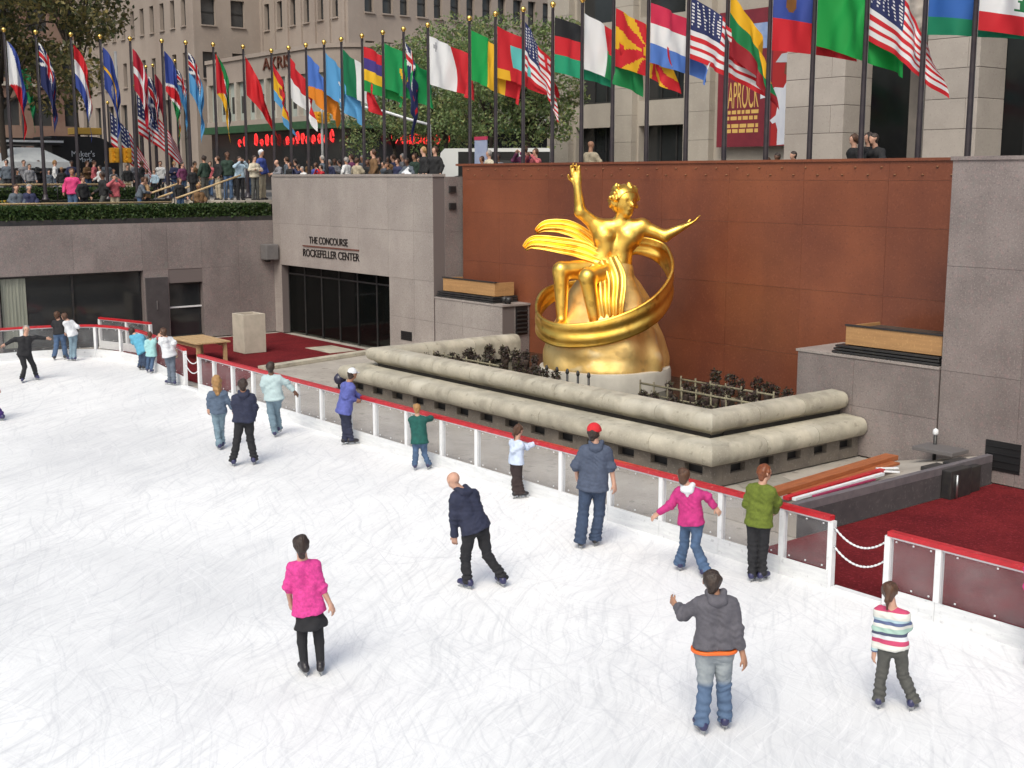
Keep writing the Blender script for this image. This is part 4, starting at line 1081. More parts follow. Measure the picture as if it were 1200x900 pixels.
def flag_sheet(top, d, hoist, fly, droop, fn, ph, ripple, crush=1.0, ns=54, nt=36):
    d = unit(d); per = np.cross(HUP, d)
    Sg, Tg = np.meshgrid(np.linspace(0, 1, ns + 1), np.linspace(0, 1, nt + 1), indexing='ij')
    a = math.radians(droop); L = fly * Sg
    # droop grows towards the fly, lower edge hangs a little less
    ca = a * (.72 + .4 * Sg) * (1 - .22 * Tg); ca = np.clip(ca, 0, 1.5)
    ds = fly / ns
    X = np.cumsum(np.vstack([np.zeros((1, nt + 1)), np.cos(ca[1:]) * ds]), 0) * crush
    Zd = np.cumsum(np.vstack([np.zeros((1, nt + 1)), np.sin(ca[1:]) * ds]), 0)
    wv = ripple * Sg ** .6 * (np.sin(2 * math.pi * (1.35 * Sg + .25 * Tg) + ph) + .45 * np.sin(2 * math.pi * (2.7 * Sg - .5 * Tg) + ph * 1.7) + .3 * np.sin(2 * math.pi * (4.2 * Sg + .8 * Tg) + ph * 2.3)) * 1.25
    Z = -Tg * hoist * (1 - .06 * Sg) - Zd + .06 * Sg * np.sin(5 * Tg + ph)
    if droop >= 74:                        # limp: the cloth falls beside its pole in folds
        X = .52 * (1 - np.exp(-3.6 * Sg)) * (1 - .2 * Tg) + .05 * Sg * np.sin(9 * Tg + 7 * Sg + ph)
        Z = -Tg * hoist - .84 * fly * Sg ** 1.08
        wv = .10 * (np.sin(13 * Sg + 2.2 * Tg + ph) * Sg ** .5 + .5 * np.sin(23 * Sg - 3 * Tg + ph))
    V = A3(top) + X[..., None] * d + wv[..., None] * per + Z[..., None] * HUP
    idx = np.arange((ns + 1) * (nt + 1)).reshape(ns + 1, nt + 1)
    F = np.stack([idx[:-1, :-1], idx[:-1, 1:], idx[1:, 1:], idx[1:, :-1]], -1).reshape(-1, 4)
    me = mesh_np('flag', V.reshape(-1, 3), F, True)
    at = me.color_attributes.new('Col', 'FLOAT_COLOR', 'CORNER')
    cols = np.array([[fn((i + .5) / ns, (j + .5) / nt) + (1,)] * 4 for i in range(ns) for j in range(nt)], dtype=np.float32).reshape(-1)
    at.data.foreach_set('color', cols)
    me.materials.append(flag_mat)
    return me
POLES = {}
def flagpole(x, y, ztop, z0=ZP, label=None, hs_=1.0):
    o = thing('flagpole', (x, y, z0), label or 'tall dark flagpole with a gilt ball finial along the plaza edge', 'flagpole', 'dark flagpoles with gilt balls')
    key = round(ztop - z0, 2)
    if key not in POLES:
        Hh = ztop - z0
        a = MB().lathe((0, 0, 0), [(.068, 0), (.068, .3), (.058, Hh * .45), (.045, Hh - .16), (.05, Hh - .15)], 10).me('shaft', True); a.materials.append(pole_mat); auto_smooth(a)
        b = MB().lathe((0, 0, 0), [(.14, 0), (.14, .06), (.09, .10), (.08, .22)], 12).me('base_collar', True); b.materials.append(pole_mat)
        pr = [(.035, Hh - .15), (.05, Hh - .13)] + [(max(.004, .085 * math.sin(math.pi * k / 8)), Hh - .06 - .085 * math.cos(math.pi * k / 8)) for k in range(1, 9)]
        c = MB().lathe((0, 0, 0), pr, 12).me('finial', True); c.materials.append(goldball)
        hl = MB().tube([(.075, 0, .9), (.068, 0, Hh - .25)], .004, 5).me('halyard', True); hl.materials.append(pm('grey_rope', (.2, .2, .2), rough=.9))
        POLES[key] = (a, b, c, hl)
    for nm, m in zip(('shaft', 'base_collar', 'finial', 'halyard'), POLES[key]): link(nm, m, None, o, Vector((x, y, z0)))
    return o
YF = 23.6
row = [(1133, 'red white and red flag with a green cedar, big and waving', leban, 20, .20, 1.0), (1075, 'white blue and green striped flag with a brown emblem', lesotho, 14, .16, 1.0),
       (1008, 'red and white striped flag hanging steeply over dark arch', us_flag, 52, .16, .95), (948, 'plain bright green flag waving over a stone pier', hs((.012, .30, .05)), 30, .20, 1.0),
       (897, 'blue over red flag with a brown crown emblem', liecht, 17, .16, 1.0), (848, 'yellow green and red flag folded beside maroon poster', hs((.78, .42, .01), (.012, .20, .06), (.30, .01, .02)), 56, .16, .8),
       (803, 'large stars and stripes flag waving beside maroon poster', us_flag, 38, .17, 1.0), (757, 'red white and light blue striped flag', hs((.55, .02, .07), Wt, (.09, .20, .58)), 26, .18, .9),
       (717, 'red flag with a yellow radiating sun', macedonia, 34, .15, 1.0), (681, 'flag of white hoist band with red over green', madag, 32, .16, .9),
       (647, 'black red and green striped flag', hs(Bk, Rd, (.02, .30, .15)), 22, .16, 1.0), (613, 'small stars and stripes flag hanging limp between brighter flags', us_flag, 58, .14, .85),
       (581, 'red flag with a turquoise centre and yellow corner', maldives, 28, .17, 1.0), (551, 'green yellow and red vertical striped flag', vs((.01, .30, .06), Ye, Rd), 30, .17, .95),
       (503, 'white and red halved flag with a small grey cross', malta, 26, .16, 1.0), (475, 'navy ensign flag hanging folded against its pole', nz, 84, .10, .6),
       (451, 'bright green flag with a yellow crescent', maurit, 28, .18, 1.0), (427, 'red blue yellow and green striped flag', hs(Rd, (.06, .04, .22), (.80, .48, .02), (.02, .28, .06)), 25, .16, 1.0),
       (403, 'green white and red vertical striped flag', vs((.01, .17, .07), Wt, Rd), 38, .16, 1.0), (383, 'pale blue flag with small white stars', microne, 46, .15, .95),
       (362, 'flag split diagonally blue over orange', marsh, 46, .15, .95), (342, 'red over white flag drooping beside the shop sign', hs(Rd, Wt), 52, .14, .9), (322, 'red and gold flag with a sky blue foot, drooping', spain, 62, .13, .7)]
for i, (u, lab, fn, dr, rp, cr) in enumerate(row):
    p = PY(u, 190, YF)
    flagpole(p[0], YF, 10.45, ZP, 'dark flagpole flying the ' + ' '.join(lab.split()[:12]))
    ft = 10.45 - .42
    tp = (p[0] + .06, YF + .02, ft)
    o = link('flag', flag_sheet(tp, (1, .14, 0), 1.5, 2.35, dr, fn, i * 1.9, rp, cr), None)
    props(o, lab, 'flag', 'flags flown round the plaza')
XF = -46.0
left = [(6, 'blue over red flag with a white hoist wedge', phil, 80, .14, .6), (43, 'dark navy ensign flag hanging limp under the tree', nz, 86, .10, .5), (84, 'red white and blue striped flag hanging limp', hs(Rd, Wt, Bl), 84, .12, .6),
        (118, 'blue flag with a yellow line and white star', nauru, 84, .12, .5), (153, 'crimson flag with a white cross hanging limp', norway, 85, .12, .5), (190, 'blue red and green diagonal striped flag', namib, 85, .12, .5),
        (218, 'sky blue ensign flag hanging limp by the tan facade', fiji, 78, .14, .7), (250, 'red black and yellow flag with a white edge', moz, 84, .12, .5), (285, 'plain red flag drooping by the low shop front', hs((.60, .012, .02)), 70, .14, .8)]
for i, (u, lab, fn, dr, rp, cr) in enumerate(left):
    p = PX(u, 60, XF)
    flagpole(XF, p[1], 10.7, ZP, 'dark flagpole flying the ' + ' '.join(lab.split()[:12]))
    o = link('flag', flag_sheet((XF + .04, p[1] + .06, 10.7 - .42), (.35, 1, 0), 1.5, 2.35, dr, fn, i * 2.3 + 1, rp, cr), None)
    props(o, lab, 'flag', 'flags flown round the plaza')
far = [(126, 118, 'far stars and stripes flag draped wide beside the signal pole', us_flag, 62, .25, 1.0), (158, 100, 'far second stars and stripes flag behind the crimson flag', us_flag, 58, .25, 1.0), (163, 80, 'far blue and white striped flag hanging limp', uruguay, 86, .1, .5),
       (171, 78, 'far union flag hanging limp among the left poles', uk, 86, .1, .5), (179, 76, 'far dark crimson flag hanging limp', hs((.30, .02, .04)), 86, .1, .5), (196, 71, 'far red and gold striped flag hanging limp', madeira, 86, .1, .5), (205, 70, 'far sky blue and red flag hanging limp', fiji, 80, .12, .6), (22, 60, 'far green flag hanging limp under the tree', hs((.01, .2, .07)), 86, .1, .5)]
for i, (u, v, lab, fn, dr, rp, cr) in enumerate(far):
    Xq = -64.0; p = PX(u, v, Xq)
    flagpole(Xq, p[1], round(p[2], 1), ZP, 'slim dark flagpole flying the ' + lab)
    o = link('flag', flag_sheet((Xq + .04, p[1] + .06, round(p[2], 1) - .5), (.3, 1, 0), 1.5 if i > 1 else 2.0, 2.35 if i > 1 else 3.3, dr, fn, i * 2.3 + 2, rp, cr, 40, 26), None)
    props(o, lab, 'flag', 'flags in the far row')

# ================================================================ BUILDINGS BEHIND
def facade(bld, O, du, n, L, z0, z1, wins, wall_mat, depth=.35, pane=glass_mid, name='wall', mull=True):
    """one wall face with real window openings. O start point, du direction along the face, n outward normal; wins (u0,u1,za,zb)"""
    O = Vector(O); du = Vector(du); n = Vector(n)
    P = lambda u, z, d=0.0: O + du * u - n * d + Vector((0, 0, z - O.z))
    us = sorted(set([0, L] + [w[0] for w in wins] + [w[1] for w in wins])); zs = sorted(set([z0, z1] + [w[2] for w in wins] + [w[3] for w in wins]))
    mb = MB()
    inw = lambda u, z: any(w[0] < u < w[1] and w[2] < z < w[3] for w in wins)
    for i in range(len(us) - 1):
        for j in range(len(zs) - 1):
            if inw((us[i] + us[i + 1]) / 2, (zs[j] + zs[j + 1]) / 2): continue
            mb.quad(P(us[i], zs[j]), P(us[i + 1], zs[j]), P(us[i + 1], zs[j + 1]), P(us[i], zs[j + 1]))
    for (a, b, c, d) in wins:
        mb.quad(P(a, c), P(b, c), P(b, c, depth), P(a, c, depth)); mb.quad(P(a, d), P(a, d, depth), P(b, d, depth), P(b, d))
        mb.quad(P(a, c), P(a, c, depth), P(a, d, depth), P(a, d)); mb.quad(P(b, c), P(b, d), P(b, d, depth), P(b, c, depth))
    mb.build(name, wall_mat, bld)
    for (a, b, c, d) in wins:
        w = MB().quad(P(a, c, depth - .02), P(b, c, depth - .02), P(b, d, depth - .02), P(a, d, depth - .02)).build('window', pane, bld)
        if mull:
            f = MB(); t = .05; dd = depth - .05
            f.beam(P(a, (c + d) / 2, dd), P(b, (c + d) / 2, dd), .05, t * 1.4); f.beam(P(a + t / 2, c, dd), P(a + t / 2, d, dd), .05, t); f.beam(P(b - t / 2, c, dd), P(b - t / 2, d, dd), .05, t); f.beam(P(a, c + t / 2, dd), P(b, c + t / 2, dd), .05, t)
            f.build('window_frame', dark_metal, w)
            if (b - a) < 3: MB().beam(P(a - .05, c - .06, -.06), P(b + .05, c - .06, -.06), .16, .10).build('window_sill', wall_mat, w)
tb = thing('office_building', (-80, 46, ZP), 'tan stone office block with stepped wings and small dark windows', 'building')
X1, Y1 = -86.3, 39.7; Y2 = 45.1; X2 = -74.0
def zat(u, v, X=None, Y=None): return (PX(u, v, X) if X is not None else PY(u, v, Y))[2]
zr0 = zat(269, 31, X=X1); st_h = 3.75; wh = 1.85
def rows(zb, h, n0, n1): return [(zb + k * st_h, zb + k * st_h + h) for k in range(n0, n1 + 1)]
# wing facing -Y left of the first corner: narrow windows above, tall shop strips below
wA = []
for k in range(12):
    a = 24 - 1.25 - k * 1.9
    for (z0, z1) in rows(zr0, wh + .1, 0, 2): wA.append((a - .75, a, z0, z1))
    wA.append((a - .75, a, zr0 - st_h, zr0 - st_h + wh))
for k in range(8):
    a = 24 - 1.6 - k * 2.85; wA.append((a - 1.25, a, 5.6, 11.3))
facade(tb, (X1 - 24, Y1, ZP), (1, 0, 0), (0, -1, 0), 24, ZP, 34, wA, tan_stone)
box('plinth', (X1 - 24, Y1 - .25, ZP), (X1 - .01, Y1 - .01, 5.5), limestone, tb)
wB = []
for (z0, z1) in rows(zr0, wh, -1, 2): wB += [(.62, 1.75, z0, z1), (2.95, 4.05, z0, z1)]
facade(tb, (X1, Y1, ZP), (0, 1, 0), (1, 0, 0), Y2 - Y1, ZP, 34, wB, tan_stone)
wC = []
for k in range(6):
    for (z0, z1) in rows(zr0 - .15, wh, -1, 2): wC.append((.5 + k * 1.95, 1.25 + k * 1.95, z0, z1))
facade(tb, (X1, Y2, ZP), (1, 0, 0), (0, -1, 0), X2 - X1, ZP, 34, wC, tan_stone)
for k in range(7): box('pilaster', (X1 + .0 + k * 1.95, Y2 - .12, 13.8), (X1 + .28 + k * 1.95, Y2 - .003, 33), tan_stone, tb)
wD = []
for k in range(22):
    y = 1.3 + k * 1.42
    for (z0, z1) in rows(zr0 + .15, wh, -1, 2): wD.append((y, y + (.85 if k % 2 else .72), z0, z1))
facade(tb, (X2, Y2, ZP), (0, 1, 0), (1, 0, 0), 34, ZP, 34, wD, tan_stone)
MB().quad((X1 - 24, Y1, 34), (X1, Y1, 34), (X1, Y2 + 40, 34), (X1 - 24, Y2 + 40, 34)).quad((X1, Y2, 34), (X2, Y2, 34), (X2, Y2 + 34, 34), (X1, Y2 + 34, 34)).build('roof', tan_stone, tb)
# low rounded shop block in front
sb = thing('shop_block', (-70, 45, ZP), 'low stone shop block with a rounded corner, lettering and planted roof edge', 'building')
BX0, BX1, BY0, BY1 = -81.9, -64.3, 38.5, 58.0
zroof, zband, zwin0, zgreen = 13.5, 11.75, 9.25, 8.95
rad = 4.0
def bow_path(off):
    P = [(BX0, BY0 - off)]
    for k in range(0, 11):
        t = -math.pi / 2 + math.pi / 2 * k / 10; P.append((BX1 - rad + (rad + off) * math.cos(t), BY0 + rad + (rad + off) * math.sin(t)))
    P.append((BX1 + off, BY1)); return P
def bow_strip(name, off, za, zb, mat, thick=.3):
    p0, p1 = bow_path(off), bow_path(off - thick); mb = MB()
    for i in range(len(p0) - 1):
        a, b, c, d = p0[i], p0[i + 1], p1[i + 1], p1[i]
        mb.quad((*a, za), (*b, za), (*b, zb), (*a, zb)); mb.quad((*a, zb), (*b, zb), (*c, zb), (*d, zb)); mb.quad((*a, za), (*d, za), (*c, za), (*b, za))
    mb.quad((*p0[0], za), (*p0[0], zb), (*p1[0], zb), (*p1[0], za))
    return mb.build(name, mat, sb)
bow_strip('stone_band', 0, zband, zroof - .35, tan_stone, 3)
bow_strip('cornice', .12, zroof - .35, zroof - .1, tan_stone, 3)
bow_strip('window_band', -.25, zwin0, zband, pm('pale_shop_glass', (.36, .40, .37), (.27, .30, .28), scale=.6, rough=.15), .3)
bow_strip('canopy', .5, zgreen - .5, zgreen - .05, pm('green_canopy', (.03, .09, .035), (.02, .06, .025), scale=4, rough=.6), 1)
bow_strip('fascia', .1, zgreen - .05, zwin0, tan_stone, .5)
bow_strip('shop_glass', -.2, ZP, zgreen - .5, glass_dark, .3)
for P0 in [((BX0 + 1.4 * k), BY0, 0) for k in range(10)]:
    box('window_pier', (P0[0], BY0 - .05, zwin0), (P0[0] + .25, BY0 + .25, zband), tan_stone if False else limestone, sb)
    MB().quad((P0[0] + .45, BY0 + .24, zwin0 + .5), (P0[0] + 1.1, BY0 + .24, zwin0 + .5), (P0[0] + 1.1, BY0 + .24, zwin0 + 1.6), (P0[0] + .45, BY0 + .24, zwin0 + 1.6)).build('window', glass_dark, sb)
for k in range(11):
    y = BY0 + rad + .3 + k * 1.5
    box('window_pier', (BX1 - .25, y, zwin0), (BX1 + .05, y + .25, zband), limestone, sb)
    MB().quad((BX1 - .24, y + .45, zwin0 + .5), (BX1 - .24, y + 1.15, zwin0 + .5), (BX1 - .24, y + 1.15, zwin0 + 1.6), (BX1 - .24, y + .45, zwin0 + 1.6)).build('window', glass_dark, sb)
MB().quad((BX0, BY0, zroof - .12), (BX1 - rad, BY0, zroof - .12), (BX1 - rad, BY1, zroof - .12), (BX0, BY1, zroof - .12)).build('roof', tan_stone, sb)
sign_br = pm('bronze_sign', (.13, .045, .028), rough=.4, metal=.4)
a = PY(309, 80, BY0)
lt2 = thing('shop_lettering', (a[0], BY0 - .1, 12), 'brown raised shop name letters on the left shop face', 'lettering')
text_mesh('letters', 'AKRIS', 1, sign_br, (a[0], BY0 - .06, 12.25), (1, 0, 0), (0, 0, 1), lt2, .08, width=3.6, height=.75)
lt2 = thing('shop_lettering', (BX1 + .06, 43.5, 12), 'brown raised shop name letters on the right shop face', 'lettering')
text_mesh('letters', 'AKRIS', 1, sign_br, (BX1 + .07, BY0 + rad + .2, 12.2), (0, 1, 0), (0, 0, 1), lt2, .08, width=4.0, height=.75)
# red neon script along the canopy (illegible loops in the photograph)
neon = pm('red_neon', (.6, .02, .02), rough=.4, emit=((1, .03, .03), .8))
def neon_word(x0, y0, dx, dy, L, z, seed):
    r = random.Random(seed); o = thing('neon_sign', (x0, y0, z), 'word of glowing red neon script on the shop canopy', 'sign', 'red neon words on the canopy')
    t = 0; pts = []
    nchar = max(2, int(L / .62))
    for c in range(nchar):
        pts = []; hh = r.uniform(.35, .75); w = .36
        for k in range(11):
            ang = k / 10 * r.choice((5.2, 6.6, 7.4))
            px_ = (c + .5) * L / nchar + w * .5 * math.cos(ang) * r.uniform(.8, 1.1); pz = z + hh * .5 + hh * .5 * math.sin(ang)
            pts.append((x0 + dx * px_, y0 + dy * px_, pz))
        MB().tube(pts, .06, 5).build('neon_loop', neon, o)
z_ne = 7.55
for (u, L, sd_) in ((278, 1.5, 1), (297, 3.0, 2), (334, 3.2, 3), (357, 3.6, 4)):
    p = PY(u, 170, BY0 - .62); neon_word(p[0], BY0 - .62, 1, 0, L, z_ne, sd_)
for (u, L, sd_) in ((414, 2.0, 5), (447, 3.0, 6), (475, 3.4, 7)):
    p = PX(u, 170, BX1 + .62); neon_word(BX1 + .62, max(p[1], BY0 + 3), 0, 1, L, z_ne, sd_)

# limestone building right of the trees
YQ = 40.5
rb = thing('limestone_building', (-38, YQ, ZP), 'pale limestone building with broad pilasters and dark windows behind the red wall', 'building')
def XQ(u, Y=YQ): return PY(u, 190, Y)[0]
zt0, zt1, zb1 = zat(695, 122, Y=YQ), zat(695, 62, Y=YQ), zat(695, 150, Y=YQ)
xl = XQ(641)
wins = []
for (ua, ub) in ((675, 717), (748, 804)):
    a, b = XQ(ua) - xl, XQ(ub) - xl
    wins += [(a, b, zt0, zt1), (a, b, ZP + .2, zb1), (a, b, zt1 + 1.3, zt1 + 3.6)]
facade(rb, (xl, YQ, ZP), (1, 0, 0), (0, -1, 0), XQ(1000) - xl, ZP, 19, wins, limestone, .5, glass_dark, mull=False)
for (ua, ub, va) in ((675, 717, 0), (748, 804, 0)):
    a, b = XQ(ua), XQ(ub)
    for zz in (zt0 + .05, ZP + 1.4): 
        MB().beam((a, YQ + .4, zz), (b, YQ + .4, zz), .06, .1).build('transom', dark_metal, rb)
    for k in range(1, 3):
        x = a + (b - a) * k / 3
        MB().beam((x, YQ + .42, ZP + .2), (x, YQ + .42, zb1), .05, .07).build('mullion', dark_metal, rb); MB().beam((x, YQ + .42, zt0), (x, YQ + .42, zt1), .05, .07).build('mullion', dark_metal, rb)
for (ua, ub) in ((648, 672), (722, 746), (806, 836)):
    a, b = XQ(ua), XQ(ub)
    zz = ZP
    while zz < 18:
        shared_box('pilaster_block', (a, YQ - .35, zz + .006), (b, YQ - .003, zz + 1.194), limestone, rb); zz += 1.2
box('cornice', (xl - .2, YQ - .5, 18.2), (XQ(1000), YQ - .003, 18.8), limestone, rb)
box('side_wall', (xl - .02, YQ + .51, ZP), (xl + .3, YQ + 12, 19), limestone, rb)
# poster on that building
maroon = pm('maroon_print', (.20, .022, .035), (.16, .018, .03), scale=2, rough=.6)
py = YQ - .42
po = thing('poster_banner', (XQ(870, py), py, 7), 'tall maroon poster with yellow lettering and a white clad figure', 'poster')
xa, xb, za, zb = XQ(839, py), XQ(934, py), zat(870, 172, Y=py), zat(870, 12, Y=py)
box('poster_panel', (xa, py, za), (xb, py + .05, zb), maroon, po)
yel = pm('yellow_print', (.66, .42, .12), rough=.6)
tx0, tx1 = XQ(846, py), XQ(887, py); tz0, tz1 = zat(866, 127, Y=py), zat(866, 96, Y=py)
text_mesh('poster_letters', 'TAPROCK', 1, yel, (tx0, py - .008, tz0), (1, 0, 0), (0, 0, 1), po, .006, width=tx1 - tx0, height=tz1 - tz0)
r = random.Random(4)
for vv in (131, 138, 147, 153):
    zc = zat(866, vv, Y=py); x = tx0
    while x < tx1 - .1:
        w = r.uniform(.12, .4); box('text_line', (x, py - .006, zc - .09), (min(x + w, tx1), py - .002, zc + .06), yel, po); x += w + .07
blu = pm('blue_print', (.20, .30, .55), (.35, .42, .6), scale=1.2, rough=.6); wht = pm('white_print', (.72, .73, .78), (.60, .62, .70), scale=2.5, rough=.6, stretch=(1, 1, .3)); brn = pm('brown_print', (.16, .06, .035), rough=.6)
def print_poly(name, px, mat, dz):
    pts = [PY(u, v, py - dz) for (u, v) in px]; me = bpy.data.meshes.new(name); me.from_pydata([tuple(p) for p in pts], [], [tuple(range(len(pts)))]); me.update(); link(name, me, mat, po)
box('print_red', (XQ(902, py), py - .004, za + .02), (xb - .02, py - .001, zb - 1.0), pm('red_print', (.38, .02, .02), rough=.6), po)
box('print_blue', (XQ(872, py), py - .004, zat(880, 58, Y=py)), (XQ(900, py), py - .001, zat(880, 28, Y=py)), blu, po)
print_poly('print_figure', [(910, 170), (911, 152), (908, 140), (911, 125), (904, 118), (903, 106), (908, 102), (918, 103), (926, 88), (932, 76), (933, 168)], wht, .008)
print_poly('print_arm', [(902, 141), (909, 135), (920, 130), (926, 132), (914, 141), (905, 145)], wht, .012)
print_poly('print_head', [(919, 86), (921, 72), (929, 70), (933, 76), (929, 86), (924, 89)], brn, .011)
print_poly('print_hat', [(909, 73), (916, 63), (926, 61), (931, 67), (922, 73)], pm('grey_print', (.5, .5, .54), rough=.6), .014)
print_poly('print_cloth', [(891, 100), (898, 99), (898, 114), (891, 116)], wht, .011)
# massive pier arcade at the right
YA = 33.0
ar = thing('stone_arcade', (-19, YA, ZP), 'massive pale stone piers with dark tall openings above the red wall', 'building')
def XA(u): return PY(u, 190, YA)[0]
pl = pm('pier_limestone', (.42, .375, .335), (.36, .32, .285), scale=.8, rough=.8, bump=.2, rnd=.06, speck=[((.30, .26, .24), 14, .6, .5), ((.52, .48, .44), 18, .62, .4)])
for (ua, ub) in ((918, 986), (1080, 1141), (1245, 1310)):
    a, b = XA(ua), XA(ub); zz = ZP
    bx0 = box('pier_base', (a - .05, YA - .05, ZP), (b + .05, YA + 1.45, ZP + 1.35), pl, ar, bevel=.02)
    zz = ZP + 1.352; k = 0
    while zz < 17:
        hgt = .86
        if k % 2 == 0:
            shared_box('stone_block', (a, YA, zz + .007), (b, YA + 1.4, zz + hgt - .007), pl, ar, bevel=.012)
        else:
            m = a + (b - a) * .78
            shared_box('stone_block', (a, YA, zz + .007), (m - .006, YA + 1.4, zz + hgt - .007), pl, ar, bevel=.012); shared_box('stone_block', (m + .006, YA, zz + .007), (b, YA + 1.4, zz + hgt - .007), pl, ar, bevel=.012)
        zz += hgt; k += 1
    box('joint_core', (a + .015, YA + .02, ZP + 1.352), (b - .015, YA + 1.38, 17), mortar, ar)
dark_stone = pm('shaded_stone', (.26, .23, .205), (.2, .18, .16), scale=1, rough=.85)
for (ua, ub) in ((1013, 1030), (1165, 1172)):
    box('inner_pier', (XA(ua), YA + 2.2, ZP), (XA(ub) + .3, YA + 2.6, 17), dark_stone, ar)
box('rear_glazing', (XA(915), YA + 4.2, ZP), (XA(1400), YA + 4.3, 17), glass_dark, ar)
for k in range(14):
    x = XA(990) + k * .9
    box('rear_mullion', (x, YA + 4.08, ZP), (x + .08, YA + 4.19, 17), dark_metal, ar)
box('lintel', (XA(915), YA + .05, 17), (XA(1400), YA + 4.3, 19), pl, ar)
kx0, kx1 = XA(1040), XA(1074); kz = zat(1058, 36, Y=YA)
K = [limb(((kx0 + kx1) / 2 + .55 * math.cos(t), YA + .55, kz + 1.0 + .5 * math.sin(t)), ((kx0 + kx1) / 2 + .5 * math.cos(t + .9), YA + .4, kz + 1.0 + .45 * math.sin(t + .9)), .18, .13) for t in np.linspace(0, 6.28, 9)] + [limb(((kx0 + kx1) / 2, YA + .6, kz + .2), ((kx0 + kx1) / 2, YA + .8, kz + 2.2), .35, .5)]
link('carved_keystone', surface('carved_keystone', K, .06, .08, .03, 5), pl, ar)
box('spandrel', (XA(1000), YA + .7, kz + 1.2), (XA(1078), YA + 1.3, 17), pl, ar)
# distant brick building with arches, far left
fb = thing('arched_building', (-128, 40, ZP), 'far brick building with arched windows behind the tree', 'building')
brick = pm('distant_brick', (.20, .11, .085), (.26, .17, .13), scale=.4, rough=.9)
XD = -126.0
facade(fb, (XD, 10, ZP), (0, 1, 0), (1, 0, 0), 48, ZP, 40, [(3 + k * 3.1, 4.9 + k * 3.1, zz, zz + 2.6) for k in range(14) for zz in (6, 10.5, 15, 19.5, 24)], brick, .4, glass_mid, mull=False)
for k in range(14):
    o = MB()
    for j in range(8):
        t0, t1 = math.pi * j / 8, math.pi * (j + 1) / 8; yc = 10 + 3.95 + k * 3.1
        o.beam((XD + .1, yc + 1.1 * math.cos(t0), 17.6 + 1.1 * math.sin(t0)), (XD + .1, yc + 1.1 * math.cos(t1), 17.6 + 1.1 * math.sin(t1)), .3, .25)
    o.build('window_arch', limestone, fb)
box('string_course', (XD + .005, 10, 14.2), (XD + .3, 58, 14.6), limestone, fb)

# ================================================================ TREES, HEDGE, PLANTS
leaf_mat = colour_attr_mat('leaf', .6, 0, 1, .3)
bark = pm('bark', (.07, .055, .042), (.045, .035, .028), scale=5, rough=.95, bump=.6, bscale=15, stretch=(1, 1, .25))
def leaf_cloud(name, pts, size, cols, parent, mat=None):
    n = len(pts); r = RNG
    a = r.normal(size=(n, 3)); a /= np.linalg.norm(a, axis=1)[:, None]; b = np.cross(a, r.normal(size=(n, 3))); b /= np.linalg.norm(b, axis=1)[:, None]
    sz = size * r.uniform(.6, 1.4, n)[:, None]
    V = np.stack([pts - a * sz, pts + b * sz * .5, pts + a * sz, pts - b * sz * .5], 1).reshape(-1, 3)
    F = np.arange(n * 4).reshape(-1, 4)
    me = mesh_np(name, V, F, False)
    at = me.color_attributes.new('Col', 'FLOAT_COLOR', 'CORNER')
    c = np.array(cols)[r.integers(0, len(cols), n)] * r.uniform(.7, 1.3, n)[:, None]
    at.data.foreach_set('color', np.repeat(np.hstack([c, np.ones((n, 1))]), 4, axis=0).astype(np.float32).ravel())
    me.materials.append(mat or leaf_mat)
    return props(link(name, me, None, parent), kind='stuff')
def tree(loc, height, crown_r, label, cols, nleaf, lsize, lo=.35, group=None, squash=.8, seed=1, thin=1.0):
    o = thing('street_tree', loc, label, 'tree', group); loc = A3(loc); r = np.random.default_rng(seed)
    top = loc + HUP * height * .75
    MB().tube([loc, loc + HUP * height * .2 + r.normal(size=3) * .05, loc + HUP * height * .5 + r.normal(size=3) * .15, top], [height * .016 * thin, height * .013 * thin, height * .009 * thin, height * .004 * thin], 9).build('trunk', bark, o, True)
    cc = loc + HUP * height * (lo + 1) / 2; clumps = []
    for k in range(34):
        v = unit(r.normal(size=3)); rr = crown_r * r.uniform(.35, 1.0)
        p = cc + v * np.array([rr, rr, min(rr, height * (1 - lo) / 2 * squash * 1.2) * 1.0]); clumps.append((p, crown_r * r.uniform(.16, .34)))
        if k < 16:
            q = loc + HUP * height * r.uniform(.3, .6); MB().tube([q, (q + p) / 2 + HUP * .3, p], [height * .008 * thin, height * .005 * thin, height * .002 * thin], 6).build('branch', bark, o, True)
    P = []
    per = nleaf // len(clumps)
    for (p, cr) in clumps:
        d = r.normal(size=(per, 3)); d /= np.linalg.norm(d, axis=1)[:, None]; P.append(p + d * (cr * r.uniform(.3, 1.05, per) ** .6)[:, None] * np.array([1.15, 1.15, .8]))
    leaf_cloud('crown', np.concatenate(P), lsize, cols, o)
    return o
greens = [(.16, .23, .08), (.20, .27, .10), (.12, .18, .065), (.26, .27, .10), (.17, .21, .10)]
autumn = [(.10, .11, .04), (.19, .16, .05), (.07, .085, .03), (.24, .19, .07), (.13, .12, .05)]
p = PX(8, 190, -52); tree((-52, p[1], ZP), 11.5, 4.4, 'large yellowing street tree overhanging the left flag row', autumn, 17000, .12, .30, seed=3, thin=.8)
p = PX(96, 190, -57); tree((-57, p[1], ZP), 14.5, 4.0, 'thin yellowing street tree before the tan office wing', autumn, 9000, .12, .52, seed=8, thin=.5)
